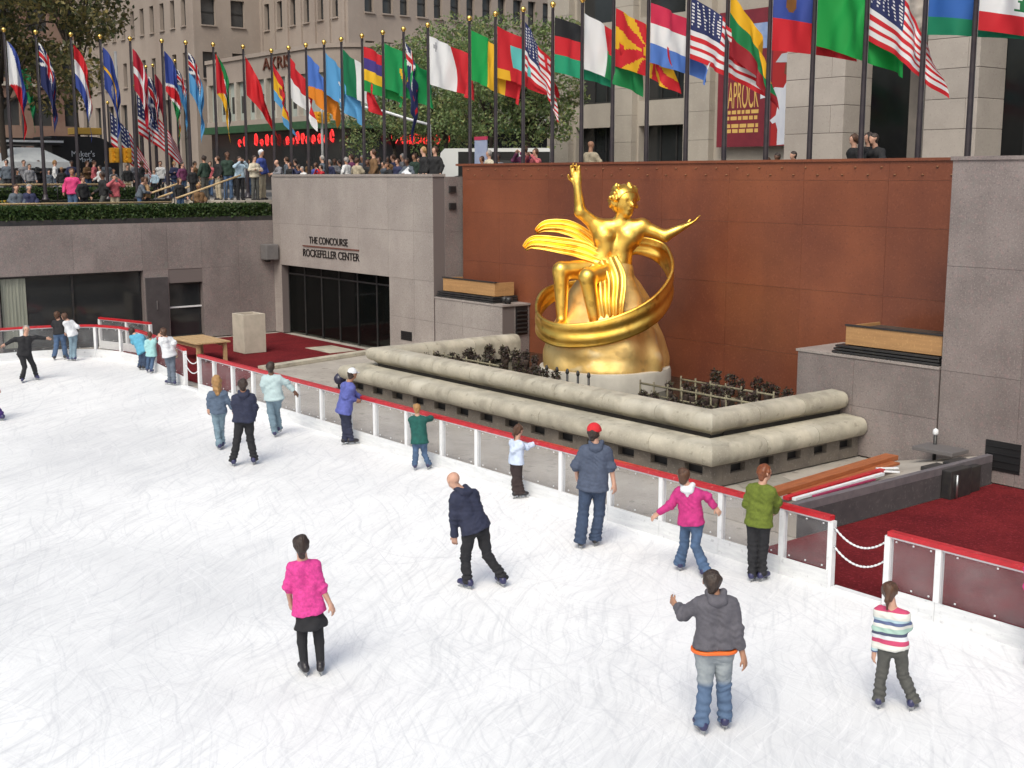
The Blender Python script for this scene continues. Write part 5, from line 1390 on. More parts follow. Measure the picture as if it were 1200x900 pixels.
for (u, dist, hgt, cr, lab, sd_) in ((462, 62, 7.2, 3.2, 'rounded green street tree by the neon shop canopy', 11), (520, 58, 7.6, 3.4, 'green street tree behind the halved white and red flag', 12), (575, 55, 7.4, 3.3, 'green street tree beside the white van', 13), (622, 54, 7.6, 3.0, 'green street tree against the limestone building corner', 14), (548, 66, 8.6, 3.6, 'taller pale green tree behind the street trees', 15)):
    D = ray(u, 190); D = D / math.hypot(D[0], D[1]); tree((D[0] * dist, D[1] * dist, ZP), hgt, cr, lab, greens, 9000, .08, .25, 'street trees beside the shop block', seed=sd_)
PM = []
soilpot = pm('pool_pot', (.05, .035, .03), (.08, .055, .045), scale=9, rough=.9)
for d_ in PLANTS:
    t_ = leaf_cloud('foliage', d_, .034, [(.055, .035, .035), (.08, .05, .045), (.035, .03, .022), (.07, .065, .035)], None); PM.append(t_.data); bpy.data.objects.remove(t_)
potm = MB().lathe((0, 0, 0), [(.07, -.12), (.085, .05), (.09, .09), (.07, .09)], 9).me('pot', True); potm.materials.append(soilpot)
for i, (x, y, z) in enumerate(spots):
    x += random.uniform(-.07, .07); y += random.uniform(-.14, .14)
    o = props(bpy.data.objects.new('pool_shrub', None), 'small dark withered shrub standing in the drained fountain pool', 'plant', 'withered shrubs in the fountain pool'); COL.objects.link(o)
    o.location = (x, y, z + random.uniform(-.04, .05)); k_ = random.uniform(.85, 1.25); o.scale = (k_, k_, k_); o.rotation_euler = (0, 0, random.uniform(0, 6.2))
    for nm, m_ in (('foliage', PM[i % 5]), ('pot', potm)):
        c = bpy.data.objects.new(nm, m_); COL.objects.link(c); c.parent = o
        if nm == 'foliage': c['kind'] = 'stuff'
# hedge: one clipped mass (leaves beyond counting)
def hedge(x0, x1, y0, y1, z0, z1, label, n, group=None):
    o = thing('clipped_hedge', ((x0 + x1) / 2, (y0 + y1) / 2, z0), label, 'hedge', group)
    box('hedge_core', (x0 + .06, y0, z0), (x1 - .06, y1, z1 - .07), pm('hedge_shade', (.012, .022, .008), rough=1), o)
    P = np.stack([RNG.uniform(x0, x1, n), RNG.uniform(y0, y1, n), RNG.uniform(z0, z1, n)], 1)
    f = RNG.integers(0, 3, n); P[f == 0, 2] = z1 + RNG.normal(0, .025, (f == 0).sum()); P[f == 1, 0] = x1 + RNG.normal(0, .025, (f == 1).sum()); 
    return leaf_cloud('hedge_leaves', P, .055, [(.03, .065, .012), (.045, .085, .018), (.02, .045, .01), (.06, .09, .02)], o)
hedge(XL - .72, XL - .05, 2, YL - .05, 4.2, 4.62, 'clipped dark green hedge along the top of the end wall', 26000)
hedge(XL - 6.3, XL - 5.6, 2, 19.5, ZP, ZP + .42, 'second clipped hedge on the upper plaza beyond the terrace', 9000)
for (y, lab) in ((12.6, 'small clump of yellow flowers beside the far hedge'), (14.0, 'bright yellow flower clump between the pink child and far hedge')):
    o = thing('flower_bed', (XL - 5.0, y, ZT), lab, 'flowers')
    c = A3((XL - 4.9, y, ZT + .45)); leaf_cloud('foliage', c + RNG.normal(size=(400, 3)) * np.array([.25, .4, .12]) - HUP * .1, .05, greens, o); leaf_cloud('blooms', c + RNG.normal(size=(260, 3)) * np.array([.22, .38, .08]) + HUP * .06, .045, [(.7, .45, .01), (.6, .36, .01)], o)

# ================================================================ TERRACE: rails, steps
rail_wood = pm('varnished_rail', (.55, .40, .22), (.46, .32, .16), scale=5, rough=.5)
def rail(label, pts, n_post, z0, zh, mat=rail_wood):
    o = thing('handrail', (pts[0][0], pts[0][1], z0), label, 'railing')
    MB().tube(pts, .035, 8).build('rail', mat, o, True)
    for k in range(n_post):
        t = (k + .5) / n_post; a = A3(pts[0]) * (1 - t) + A3(pts[-1]) * t
        MB().tube([(a[0], a[1], a[2] - zh), (a[0], a[1], a[2])], .02, 6).build('baluster', dark_metal, o, True)
rail('pale timber handrail behind the clipped hedge', [(XL - 1.0, 3, 4.72), (XL - 1.0, 18.2, 4.72)], 14, ZT, .62)
rail('pale timber handrail at the back of the terrace', [(XL - 5.1, 3, 5.32), (XL - 5.1, 18.4, 5.32)], 14, ZP, .57)
stp = thing('stone_steps', (XL - 2.6, 18.6, ZT), 'short flight of stone steps climbing from terrace to plaza', 'steps')
for k in range(5): box('step', (XL - 5.15, 18.6 + k * .34, ZT - .02), (XL - .75, YL + 1.0, ZT + .13 * (k + 1)), limestone, stp, bevel=.01)
sheet('plaza', XL - 5.2, XL + .1, YL + .4, YRED + .4, ZP - .012, plaza_mat)
for (dx, lab) in ((1.0, 'sloping timber handrail of the steps beside the hedge'), (2.6, 'middle sloping timber handrail of the steps'), (4.3, 'rear sloping timber handrail of the steps')):
    rail(lab, [(XL - dx, 18.4, ZT + .75), (XL - dx, 20.9, ZT + 1.55)], 2, ZT, .8)

# ================================================================ STREET: trailer, tent, van, signals
tr = thing('catering_trailer', (-58, 16, ZP), 'black trailer with white lettering on its rounded side', 'trailer')
blk = pm('black_gloss', (.012, .012, .013), (.02, .02, .02), scale=2, rough=.35)
TX = -55.5
def PT(u, v): return PX(u, v, TX)
y0, y1 = PT(62, 190)[1], PT(140, 190)[1]; zt = PT(100, 160)[2]
mb = MB(); prof = []
for k in range(9):
    t = math.pi / 2 * k / 8; prof.append((y1 - 1.2 + 1.2 * math.sin(t), zt - 1.0 + 1.0 * math.cos(t)))
prof = [(y0, ZP + .45), (y0, zt)] + prof + [(y1, ZP + .45)]
m_ = len(prof)
for X_ in (TX, TX - 2.4): mb.v += [(X_, a, b) for (a, b) in prof]
mb.f = [tuple(range(m_)), tuple(reversed(range(m_, 2 * m_)))] + [(k, m_ + k, m_ + (k + 1) % m_, (k + 1) % m_) for k in range(m_)]
mb.build('body', blk, tr)
tyre = pm('tyre_rubber', (.02, .02, .02), rough=.9)
for yy in (y0 + .7, y1 - 1.0):
    w = MB().tube([(TX + .05, yy, ZP + .36), (TX - .2, yy, ZP + .36)], .36, 16).build('wheel', tyre, tr); MB().tube([(TX + .06, yy, ZP + .36), (TX + .02, yy, ZP + .36)], .2, 12).build('rim', steel, w)
box('awning', (TX - 2.4, PT(0, 190)[1] - 1, PT(40, 170)[2]), (TX + .3, y0 + .4, PT(40, 162)[2]), blk, tr)
box('awning_trim', (TX + .3, PT(0, 190)[1] - 1, PT(40, 167)[2]), (TX + .33, y0 + .4, PT(40, 164.5)[2]), white_paint, tr)
a = PT(84, 184); b = PT(111, 184)
text_mesh('trailer_letters', "Maker's", 1, white_cloth, (TX + .02, a[1], PT(90, 183.5)[2]), (0, 1, 0), (0, 0, 1), tr, .01, width=b[1] - a[1], height=.26)
text_mesh('trailer_letters', 'Mark', 1, white_cloth, (TX + .02, a[1] + .28, PT(90, 190)[2]), (0, 1, 0), (0, 0, 1), tr, .01, width=(b[1] - a[1]) * .62, height=.22)
box('roof_sign', (TX - 1.5, PT(93, 150)[1], PT(100, 157)[2]), (TX - .5, PT(124, 150)[1], PT(100, 149)[2]), pm('amber_panel', (.65, .38, .06), rough=.5), tr, bevel=.03)
tn = thing('market_tent', (-53, 12.2, ZP), 'white peaked canopy tent beside the black trailer', 'tent')
c0 = PX(-8, 190, -53.0)[1]; c1 = PX(68, 190, -53.0)[1]; ze = PX(40, 190, -53)[2]; zp = PX(30, 173, -53)[2]; cy = (c0 + c1) / 2
can = pm('tent_canvas', (.62, .64, .64), (.52, .54, .55), scale=3, rough=.7)
M_ = MB(); C4 = [(-54.5, c0), (-51.5, c0), (-51.5, c1), (-54.5, c1)]
for k in range(4):
    a, b = C4[k], C4[(k + 1) % 4]; n = len(M_.v); 
    for (q, z) in ((a, ze), (b, ze)): M_.v.append((q[0], q[1], z))
    for (q, z) in ((b, zp), (a, zp)): M_.v.append((-53 + (q[0] + 53) * .25, cy + (q[1] - cy) * .35, zp))
    M_.f.append((n, n + 1, n + 2, n + 3)); M_.quad((a[0], a[1], ze - .25), (b[0], b[1], ze - .25), (b[0], b[1], ze), (a[0], a[1], ze))
M_.quad(*[(-53 + (q[0] + 53) * .25, cy + (q[1] - cy) * .35, zp) for q in C4]).build('canopy', can, tn)
for q in C4: MB().tube([(q[0], q[1], ZP), (q[0], q[1], ze)], .04, 6).build('leg', white_paint, tn)
box('side_curtain', (-54.5, c0, ZP), (-54.46, c1, ze - .25), can, tn)
def signal(u, v, X, label, zpole_top):
    p = PX(u, v, X); o = thing('traffic_signal', (X, p[1], ZP), label, 'traffic light')
    amber = pm('signal_yellow', (.70, .34, .02), rough=.45)
    MB().tube([(X, p[1], ZP), (X, p[1], zpole_top)], [.09, .06], 8).build('pole', pm('grey_pole', (.33, .33, .33), rough=.5), o, True)
    for e in (-1, 1):
        yy = p[1] + e * .26; h = box('signal_head', (X - .12, yy - .17, p[2] - .3), (X + .14, yy + .17, p[2] + .3), amber, o, bevel=.02)
        for k in range(3):
            MB().tube([(X + .14, yy, p[2] - .19 + k * .19), (X + .27, yy, p[2] - .20 + k * .19)], [.085, .088], 10).build('visor', amber, h); MB().lathe((X + .15, yy, p[2] - .20 + k * .19), [(.01, 0), (.06, .0), (.06, .04), (.01, .04)], 8).build('lens', pm('dull_lens', (.10, .015, .01), rough=.3), h)
    return o
signal(141, 182, -50.5, 'yellow twin traffic signal on a grey pole near the trailer', PX(133, 60, -50.5)[2])
signal(377, 138, -58.0, 'yellow traffic signal hanging before the neon shop front', PX(377, 118, -58)[2])
ml = thing('mast_arm', (-52, 40, ZP), 'white curved mast arm reaching over the street trees', 'street lamp')
pts = []
for (u, v) in ((503, 146), (480, 140), (455, 132), (430, 126), (405, 123)):
    D = ray(u, v); D = D / math.hypot(D[0], D[1]); pts.append(tuple(CP + D * 52))
MB().tube([tuple((pts[0][0], pts[0][1], ZP)), pts[0]], [.09, .07], 8).build('post', white_paint, ml, True); MB().tube(pts, .06, 6).build('arm', white_paint, ml, True)
def van():
    D = ray(548, 190); D = D / math.hypot(D[0], D[1]); c = D * 47; zt = ZP + 2.35
    o = thing('white_van', (c[0], c[1], ZP), 'white van with dark windows parked beyond the red wall', 'van')
    ux = unit(RT); fw = unit(FH); c = A3((c[0], c[1], 0)); wp = pm('van_white', (.70, .71, .70), rough=.3)
    outline = [(-1.1, .4), (-1.12, 1.0), (-1.0, 1.72), (-.85, 1.88), (3.0, 1.9), (3.15, 1.8), (3.2, .4)]; mb = MB(); m = len(outline)
    for d in (0, 1.9): mb.v += [tuple(c + ux * a + fw * d + HUP * (ZP + z)) for (a, z) in outline]
    mb.f = [tuple(range(m)), tuple(reversed(range(m, 2 * m)))] + [(k, m + k, m + (k + 1) % m, (k + 1) % m) for k in range(m)]
    mb.build('body', wp, o)
    def pq(a, b, z0, z1, name, mat, par, d=-.01):
        return MB().quad(c + ux * a + fw * d + HUP * (ZP + z0), c + ux * b + fw * d + HUP * (ZP + z0), c + ux * b + fw * d + HUP * (ZP + z1), c + ux * a + fw * d + HUP * (ZP + z1)).build(name, mat, par)
    pq(-.35, .75, .8, 1.76, 'side_window', glass_dark, o); pq(.85, 1.9, .8, 1.76, 'side_window', glass_dark, o); pq(1.98, 3.05, .8, 1.76, 'side_window', glass_dark, o)
    for a in (-.6, 2.4):
        w = MB().tube([c + ux * a - fw * .02 + HUP * (ZP + .36), c + ux * a + fw * .25 + HUP * (ZP + .36)], .36, 14).build('wheel', tyre, o); MB().tube([c + ux * a - fw * .03 + HUP * (ZP + .36), c + ux * a + HUP * (ZP + .36)], .2, 10).build('rim', steel, w)
    # dark car beside it
    D = ray(602, 190); D = D / math.hypot(D[0], D[1]); c = A3((D[0] * 45, D[1] * 45, 0))
    o = thing('parked_car', (c[0], c[1], ZP), 'black saloon car parked beside the white van', 'car')
    outline = [(-2.1, .35), (-2.15, .85), (-1.5, .98), (-.9, 1.48), (.8, 1.5), (1.45, 1.02), (2.1, .9), (2.15, .35)]; mb = MB(); m = len(outline)
    for d in (0, 1.7): mb.v += [tuple(c + ux * a + fw * d + HUP * (ZP + z)) for (a, z) in outline]
    mb.f = [tuple(range(m)), tuple(reversed(range(m, 2 * m)))] + [(k, m + k, m + (k + 1) % m, (k + 1) % m) for k in range(m)]
    mb.build('body', blk, o)
    MB().quad(*[c + ux * a - fw * .01 + HUP * (ZP + z) for (a, z) in ((-1.2, 1.0), (1.15, 1.0), (.72, 1.42), (-.8, 1.42))]).build('side_window', glass_mid, o)
    for a in (-1.35, 1.35):
        w = MB().tube([c + ux * a - fw * .02 + HUP * (ZP + .32), c + ux * a + fw * .22 + HUP * (ZP + .32)], .32, 14).build('wheel', tyre, o); MB().tube([c + ux * a - fw * .03 + HUP * (ZP + .32), c + ux * a + HUP * (ZP + .32)], .18, 10).build('rim', steel, w)
van()
sg = thing('notice_board', (0, 0, ZP), 'pink topped pale blue notice board behind the red wall', 'sign')
p = PY(563, 190, 27.0); sg.location = (p[0], 27, ZP); ORIG[sg.name] = Vector((p[0], 27, ZP))
za, zb = PY(563, 183, 27)[2], PY(563, 160, 27)[2]; hw = .34
box('board', (p[0] - hw, 27, za - .5), (p[0] + hw, 27.05, zb - .12), pm('pale_blue_board', (.36, .42, .62), (.45, .5, .66), scale=3, rough=.6), sg)
box('header', (p[0] - hw - .01, 26.99, zb - .12), (p[0] + hw + .01, 27.06, zb), pm('pink_board', (.55, .05, .12), rough=.6), sg)
for e in (-1, 1): MB().tube([(p[0] + e * .3, 27.08, ZP), (p[0] + e * .3, 27.08, zb - .2)], .02, 6).build('leg', dark_metal, sg)

# ================================================================ THINGS ON THE WALKWAY
cbx = thing('concrete_planter', (-36.6, 18.3, 0), 'tall square pale concrete planter on the red carpet', 'planter')
q = [(-37.0, 17.95), (-35.95, 17.95), (-35.95, 19.0), (-37.0, 19.0)]
mb = MB(); t = .09; z1 = 1.25
for (lo, hi) in (((-37.0, 17.95, 0), (-36.2, 17.95 + t, z1)), ((-37.0, 18.72 - t, 0), (-36.2, 18.72, z1)), ((-37.0, 17.95 + t, 0), (-37.0 + t, 18.72 - t, z1)), ((-36.2 - t, 17.95 + t, 0), (-36.2, 18.72 - t, z1))):
    box('side_slab', lo, hi, pm('pale_concrete', (.50, .45, .37), (.42, .38, .31), scale=3, rough=.85, bump=.2), cbx, bevel=.008)
box('soil', (-36.9, 18.05, .02), (-36.3, 18.62, 1.05), pm('red_lining', (.16, .03, .03), rough=.9), cbx)
tbl = thing('timber_table', (-35.9, 16.3, 0), 'low pale timber slatted table standing behind the barrier', 'table')
ty0, ty1, tx0_, tx1_ = 15.75, 16.9, -36.95, -34.95
for k in range(5):
    y = ty0 + k * .23; box('top_board', (tx0_, y, .60), (tx1_, y + .205, .645), wood, tbl, bevel=.006)
for (a, b) in ((tx0_ + .1, ty0 + .08), (tx1_ - .2, ty0 + .08), (tx0_ + .1, ty1 - .2), (tx1_ - .2, ty1 - .2)): box('leg', (a, b, 0), (a + .1, b + .1, .60), wood, tbl)
for yy in (ty0 + .1, ty1 - .18): box('apron', (tx0_ + .2, yy, .48), (tx1_ - .2, yy + .05, .599), wood, tbl)
# ramp and stacked boards
rp = thing('ramp', (-13.5, 18, 0), 'sloping grey concrete ramp with a dark side wall beside the carpet', 'ramp')
mb = MB(); RX0, RX1, RY0, RY1 = -15.4, -12.05, 15.35, YR - .02
mb.v = [(RX0, RY0, -.02), (RX1, RY0, -.02), (RX1, RY1, -.02), (RX0, RY1, -.02), (RX0, RY0, .0), (RX1, RY0, .50), (RX1, RY1, .50), (RX0, RY1, .0)]
RX0 = -14.2
mb.v = [(RX0, RY0, -.02), (RX1, RY0, -.02), (RX1, RY1, -.02), (RX0, RY1, -.02), (RX0, RY0, .02), (RX1, RY0, .46), (RX1, RY1, .52), (RX0, RY1, .02)]
mb.f = [(0, 3, 2, 1), (4, 5, 6, 7), (0, 1, 5, 4), (1, 2, 6, 5), (2, 3, 7, 6), (3, 0, 4, 7)]
mb.build('ramp_slab', floor_mat, rp)
box('ramp_kerb', (RX1 - .1, RY0, .40), (RX1 + .02, RY1 - .01, .53), pm('ramp_kerb', (.16, .14, .15), (.11, .10, .11), scale=3, rough=.8), rp)
box('side_wall', (RX1 + .003, RY0, -.02), (RX1 + .018, RY1 - .01, .398), pm('dark_side', (.055, .05, .055), (.08, .072, .075), scale=2, rough=.85, speck=[((.13, .12, .12), 18, .6, .5)]), rp)
def board(label, a, b, w, h, mat, name='board', cat='board'):
    o = MB().beam(a, b, w, h).build(name, mat, None, bevel=.006); props(o, label, cat); return o
board('long orange timber plank lying on the ramp', (-12.72, 15.5, .54), (-12.98, 19.2, .58), .26, .09, plank_mat, 'timber_plank', 'plank')
board('second orange timber plank under the long plank', (-12.62, 15.9, .49), (-12.80, 19.0, .53), .24, .05, plank_mat, 'timber_plank', 'plank')
board('red rail length lying along the ramp edge', (-12.36, 15.45, .54), (-12.48, 18.2, .57), .11, .06, red_paint, 'spare_rail', 'rail')
board('white rail length lying along the ramp edge', (-12.24, 15.5, .54), (-12.33, 18.0, .56), .07, .05, white_paint, 'spare_rail', 'rail')
board('thin crimson strip beside the white rail length', (-12.17, 15.9, .54), (-12.21, 17.6, .55), .05, .03, cloth('crimson_strip', (.35, .03, .10)), 'spare_strip', 'strip')
for (a, b, lab) in (((-12.65, 18.25, .56), (-12.40, 18.55, .57), 'short white offcut pointing at the plank end'), ((-12.50, 18.15, .56), (-12.20, 18.30, .57), 'short white offcut crossing the ramp edge')): board(lab, a, b, .05, .03, white_paint, 'offcut', 'offcut')
ut = thing('utility_box', (-12.2, 20.3, 0), 'cluster of dark utility boxes at the ramp head by the granite wall', 'utility box')
box('cabinet', (-12.42, 19.25, -.02), (-12.06, 19.75, .50), dark_metal, ut, bevel=.02); box('cabinet', (-12.36, 19.85, -.02), (-12.08, 20.4, .52), dark_metal, ut, bevel=.02); box('lid', (-13.3, 20.3, .50), (-12.45, 20.85, .58), pm('grey_lid', (.13, .12, .12), rough=.6), ut, bevel=.015)
box('cabinet', (-12.02, 19.3, -.02), (-11.82, 19.95, .50), dark_metal, ut, bevel=.02); box('cabinet', (-12.02, 20.0, -.02), (-11.88, 20.35, .46), dark_metal, ut, bevel=.02)
MB().tube([(-11.80, 19.45, .0), (-11.80, 19.45, .42)], .022, 8).build('pipe', steel, ut, True)
pb = thing('standpipe', (-13.1, YR - .3, .3), 'small pale capped standpipe by the granite wall', 'pipe')
MB().tube([(-13.1, YR - .25, .2), (-13.1, YR - .25, .78)], .035, 8).build('stem', dark_metal, pb, True); MB().lathe((-13.1, YR - .25, .76), [(.04, 0), (.055, .03), (.05, .1), (.01, .13)], 10).build('cap', white_paint, pb, True)
for k, (x, y) in enumerate(((-28.6, 16.9), (-28.05, 17.1), (-28.9, 18.4))):
    o = thing('floor_spotlight', (x, y, 0), 'round dark spotlight standing on the walkway left of the basin', 'spotlight', 'spotlights left of the basin')
    MB().lathe((x, y, -.02), [(.12, 0), (.12, .03), (.03, .05), (.03, .16)], 10).build('stand', dark_metal, o, True); MB().tube([(x - .1, y + .02, .24), (x + .02, y, .26), (x + .16, y - .04, .30)], [.09, .15, .16], 12).build('lamp_head', pm('blue_black', (.03, .03, .06), rough=.3), o, True)
pv_ = thing('paving_slab', (-35.5, 20.8, 0), 'pale stone slab set in the carpet before the entrance', 'slab'); box('slab', (-36.3, 20.2, -.011), (-34.7, 21.2, .0), concrete, pv_)
ledge = thing('pale_mat', (-13.4, 15.3, 0), 'pale worn mat on the walkway by the ramp foot', 'mat'); 
me_ = bpy.data.meshes.new('mat'); me_.from_pydata([tuple(G(u, v, -.022)) for (u, v) in ((858, 562), (905, 553), (935, 566), (915, 575), (870, 572))], [], [(0, 1, 2, 3, 4)]); me_.update(); link('mat_sheet', me_, pm('worn_mat', (.32, .30, .26), (.24, .22, .19), scale=3, rough=.9), ledge)

# ================================================================ SKATERS
two_tone = pm('two_tone_denim', (.30, .33, .35), (.20, .23, .26), scale=6, rough=.85, bump=.25, bscale=90)
_n = two_tone.node_tree.nodes; _l = two_tone.node_tree.links; _src = _n['Principled BSDF'].inputs['Base Color'].links[0].from_socket
_g = _n.new('ShaderNodeNewGeometry'); _s = _n.new('ShaderNodeSeparateXYZ'); _r = _n.new('ShaderNodeMapRange'); _r.inputs[1].default_value = .50; _r.inputs[2].default_value = .56; _x = _n.new('ShaderNodeMix'); _x.data_type = 'RGBA'; _x.inputs[6].default_value = (.085, .135, .23, 1)
_l.new(_g.outputs['Position'], _s.inputs[0]); _l.new(_s.outputs[2], _r.inputs[0]); _l.new(_r.outputs[0], _x.inputs[0]); _l.new(_src, _x.inputs[7]); _l.new(_x.outputs[2], _n['Principled BSDF'].inputs['Base Color'])
pinkknit = cloth('pink_knit', (.70, .055, .30), .68, scale=26)
stripes = bpy.data.materials.new('striped_knit'); stripes.use_nodes = True
_n = stripes.node_tree.nodes; _l = stripes.node_tree.links; _g = _n.new('ShaderNodeNewGeometry'); _s = _n.new('ShaderNodeSeparateXYZ'); _m = _n.new('ShaderNodeMath'); _m.operation = 'MULTIPLY'; _m.inputs[1].default_value = 2.9; _f = _n.new('ShaderNodeMath'); _f.operation = 'FRACT'; _c = _n.new('ShaderNodeValToRGB')
_l.new(_g.outputs['Position'], _s.inputs[0]); _l.new(_s.outputs[2], _m.inputs[0]); _l.new(_m.outputs[0], _f.inputs[0]); _l.new(_f.outputs[0], _c.inputs[0]); _l.new(_c.outputs[0], _n['Principled BSDF'].inputs['Base Color']); _n['Principled BSDF'].inputs['Roughness'].default_value = .9
_c.color_ramp.interpolation = 'CONSTANT'
_c.color_ramp.elements[0].color = (.66, .66, .62, 1); _c.color_ramp.elements[1].position = .14; _c.color_ramp.elements[1].color = (.48, .06, .14, 1)
for pos, cc in ((.28, (.60, .62, .66, 1)), (.40, (.07, .08, .14, 1)), (.50, (.35, .50, .44, 1)), (.64, (.64, .64, .6, 1)), (.74, (.10, .13, .25, 1)), (.84, (.38, .52, .58, 1)), (.92, (.62, .62, .58, 1))):
    e_ = _c.color_ramp.elements.new(pos); e_.color = cc
grey_hood = cloth('grey_hoodie', (.11, .105, .125), .75); teal = cloth('teal_fleece', (.012, .10, .085), .7); lime = cloth('moss_knit', (.13, .17, .018), .7, scale=22); pinkj = cloth('magenta_jacket', (.52, .03, .20), .7); bluej = cloth('royal_blue_jacket', (.11, .13, .42), .7); slate = cloth('slate_blue_top', (.10, .14, .21), .75); paleaqua = cloth('pale_aqua_sweater', (.46, .58, .60), .85); aqua = cloth('aqua_anorak', (.12, .40, .58), .75); paleblue = cloth('pale_blue_sweater', (.56, .64, .80), .88); redcap = cloth('red_cap', (.62, .02, .03), .8); orange = pm('orange_belt', (.75, .14, .02), rough=.5); blue_hood = cloth('steel_blue_hoodie', (.075, .095, .15), .75); brown_tr = cloth('dark_brown_trousers', (.035, .022, .022), .8); purple = cloth('purple_trousers', (.05, .02, .16), .8)
px_person('skater in pink knit top, black skirt and black tights', 'person', 1.66, -8, dict(head=(352.5, 638), neck=(354.5, 654), pelvis=(362, 713), el=(337, 687), hl=(341, 708, .12), er=(377, 688), hr=(387, 708), kl=(354, 752), kr=(374, 752), fl=(357, 791), fr=(376, 790)),
          dict(top=pinkknit, legs=black_cloth, skirt=black_cloth, boots=boot_black, hair='bun', hairmat=hair_dark, sleeve=.66, hem=-.05, flare=.035, tease=.004, bell=0, twr=.0, w=.92, topname='pink_top', cuff=.55, ease=.018), .013)
px_person('bald skater in navy hooded sweatshirt leaning into a stride', 'person', 1.78, -38, dict(head=(531, 563), neck=(540.5, 573, .02), pelvis=(557, 616), el=(532, 603, -.08), hl=(532.5, 628, -.02), er=(560, 598, .15), hr=(556, 618, .3), kl=(545, 654), kr=(571, 651), fl=(548, 690), fr=(588, 687)),
          dict(top=navy, legs=black_cloth, boots=boot_navy, skin=skin_a, sleeve=1, hood=True, topname='sweatshirt', ease=.03, w=1.05), .013)
px_person('skater in grey hooded sweatshirt pointing with bent arm, orange belt', 'person', 1.76, -14, dict(head=(834, 681), neck=(839, 696), pelvis=(837, 762), el=(801, 719, .03), hl=(791, 708, .2), er=(863, 739), hr=(871, 769), kl=(826, 804), kr=(848, 802), fl=(822, 859), fr=(849, 853)),
          dict(top=grey_hood, legs=two_tone, boots=boot_navy, skin=skin_b, sleeve=.86, hood=True, hair='short', hairmat=hair_dark, belt=orange, beltz=.015, hem=.05, topname='sweatshirt', ease=.036, tease=.026, twr=.009, bell=.02, w=1.02), .012)
px_person('young skater in striped jumper and grey flared trousers', 'person', 1.55, 12, dict(head=(1043, 693), neck=(1045, 709), pelvis=(1046, 757), el=(1029, 736), hl=(1024.5, 764), er=(1063, 733, .05), hr=(1056, 727, .25), kl=(1033, 790), kr=(1058, 790), fl=(1029, 829), fr=(1069, 832)),
          dict(top=stripes, legs=grey_trs, boots=boot_navy, hair='pony', hairmat=hair_brown, sleeve=.98, hem=-.02, bell=.02, w=.92, topname='striped_jumper'), .013)
px_person('tall skater in red cap and steel blue hooded top', 'person', 1.88, 0, dict(head=(696.5, 507), neck=(698.5, 520), pelvis=(695, 567), el=(675, 546), hl=(676.5, 559, .1), er=(716, 547), hr=(719.5, 567), kl=(683.5, 602), kr=(702, 601), fl=(680, 642), fr=(698, 639)),
          dict(top=blue_hood, legs=denim_dark, boots=boot_black, hood=True, hair='short', hairmat=hair_dark, cap=redcap, hphi=25, sleeve=.62, topname='hooded_top', ease=.036, tease=.03, bell=.03, hem=-.08, w=1.05), .014)
px_person('skater in magenta and white jacket striding along the barrier', 'person', 1.68, 14, dict(head=(801.5, 558), neck=(806, 569), pelvis=(810, 610), el=(786, 591), hl=(771, 602), er=(829, 583), hr=(838, 594.5), kl=(802, 637), kr=(815, 639), fl=(797, 668), fr=(825, 676)),
          dict(top=pinkj, legs=denim, boots=boot_navy, hair='short', hairmat=hair_brown, hood=True, hoodmat=white_cloth, sleeve=1, hem=-.05, bell=.035, w=.95, topname='jacket', ease=.028), .014)
px_person('skater in moss green jumper holding the barrier rail', 'person', 1.7, 24, dict(head=(896.5, 554), neck=(893, 566), pelvis=(889, 611), el=(875, 590, .08), hl=(888, 599, .32), er=(911, 588, .05), hr=(908, 600, .30), kl=(882, 641), kr=(894, 641), fl=(881, 681), fr=(893, 681)),
          dict(top=lime, legs=black_cloth, boots=boot_navy, hair='curly', hairmat=hair_red, hphi=60, sleeve=1, hem=-.05, w=1.0, topname='jumper', ease=.026), .014)
px_person('ponytailed girl in pale blue jumper reaching for the rail', 'person', 1.52, 52, dict(head=(612.5, 503), neck=(610, 513), pelvis=(609.5, 539), el=(622, 523, .05), hl=(632, 518.5, .1), er=(606, 527, -.1), hr=(612, 534, -.02), kl=(608, 560), kr=(612, 560), fl=(609, 583), fr=(615, 583)),
          dict(top=paleblue, legs=brown_tr, boots=boot_black, hair='pony', hairmat=hair_brown, sleeve=1, hem=-.06, bell=.03, w=.9, topname='jumper'), .015)
px_person('boy in teal fleece leaning on the barrier rail', 'person', 1.42, 8, dict(head=(504.5, 476.5, .05), neck=(505, 484, .03), pelvis=(507.5, 514), el=(499, 496, .1), hl=(503, 492, .33), er=(520, 488, .12), hr=(515, 490.5, .34), kl=(503, 530), kr=(513, 530), fl=(502, 548), fr=(518, 547)),
          dict(top=teal, legs=denim, boots=boot_navy, hair='short', hairmat=hair_blond, sleeve=1, topname='fleece', ease=.03), .016)
px_person('skater in white cap and royal blue jacket at the barrier', 'person', 1.7, 62, dict(head=(426, 437), neck=(421.5, 446), pelvis=(416, 477), el=(428, 460, .1), hl=(438, 465.5, .12), er=(418, 463, -.14), hr=(430, 467, -.04), kl=(417, 496), kr=(421, 496), fl=(417, 519), fr=(424, 519)),
          dict(top=bluej, legs=navy, boots=boot_black, skin=skin_b, hair='short', hairmat=hair_dark, cap=white_cloth, sleeve=1, hem=-.1, topname='jacket', ease=.034, w=1.05), .016)
px_person('long haired blond skater in slate blue top holding hands', 'person', 1.66, -4, dict(head=(253.5, 446), neck=(254.5, 456), pelvis=(256, 481), el=(245, 467.5), hl=(244.5, 479), er=(266, 468), hr=(273, 480), kl=(254, 502), kr=(259, 501), fl=(257, 527), fr=(261, 525)),
          dict(top=slate, legs=denim_pale, boots=boot_navy, hair='long', hairmat=hair_blond, sleeve=1, w=.92, topname='top'), .016)
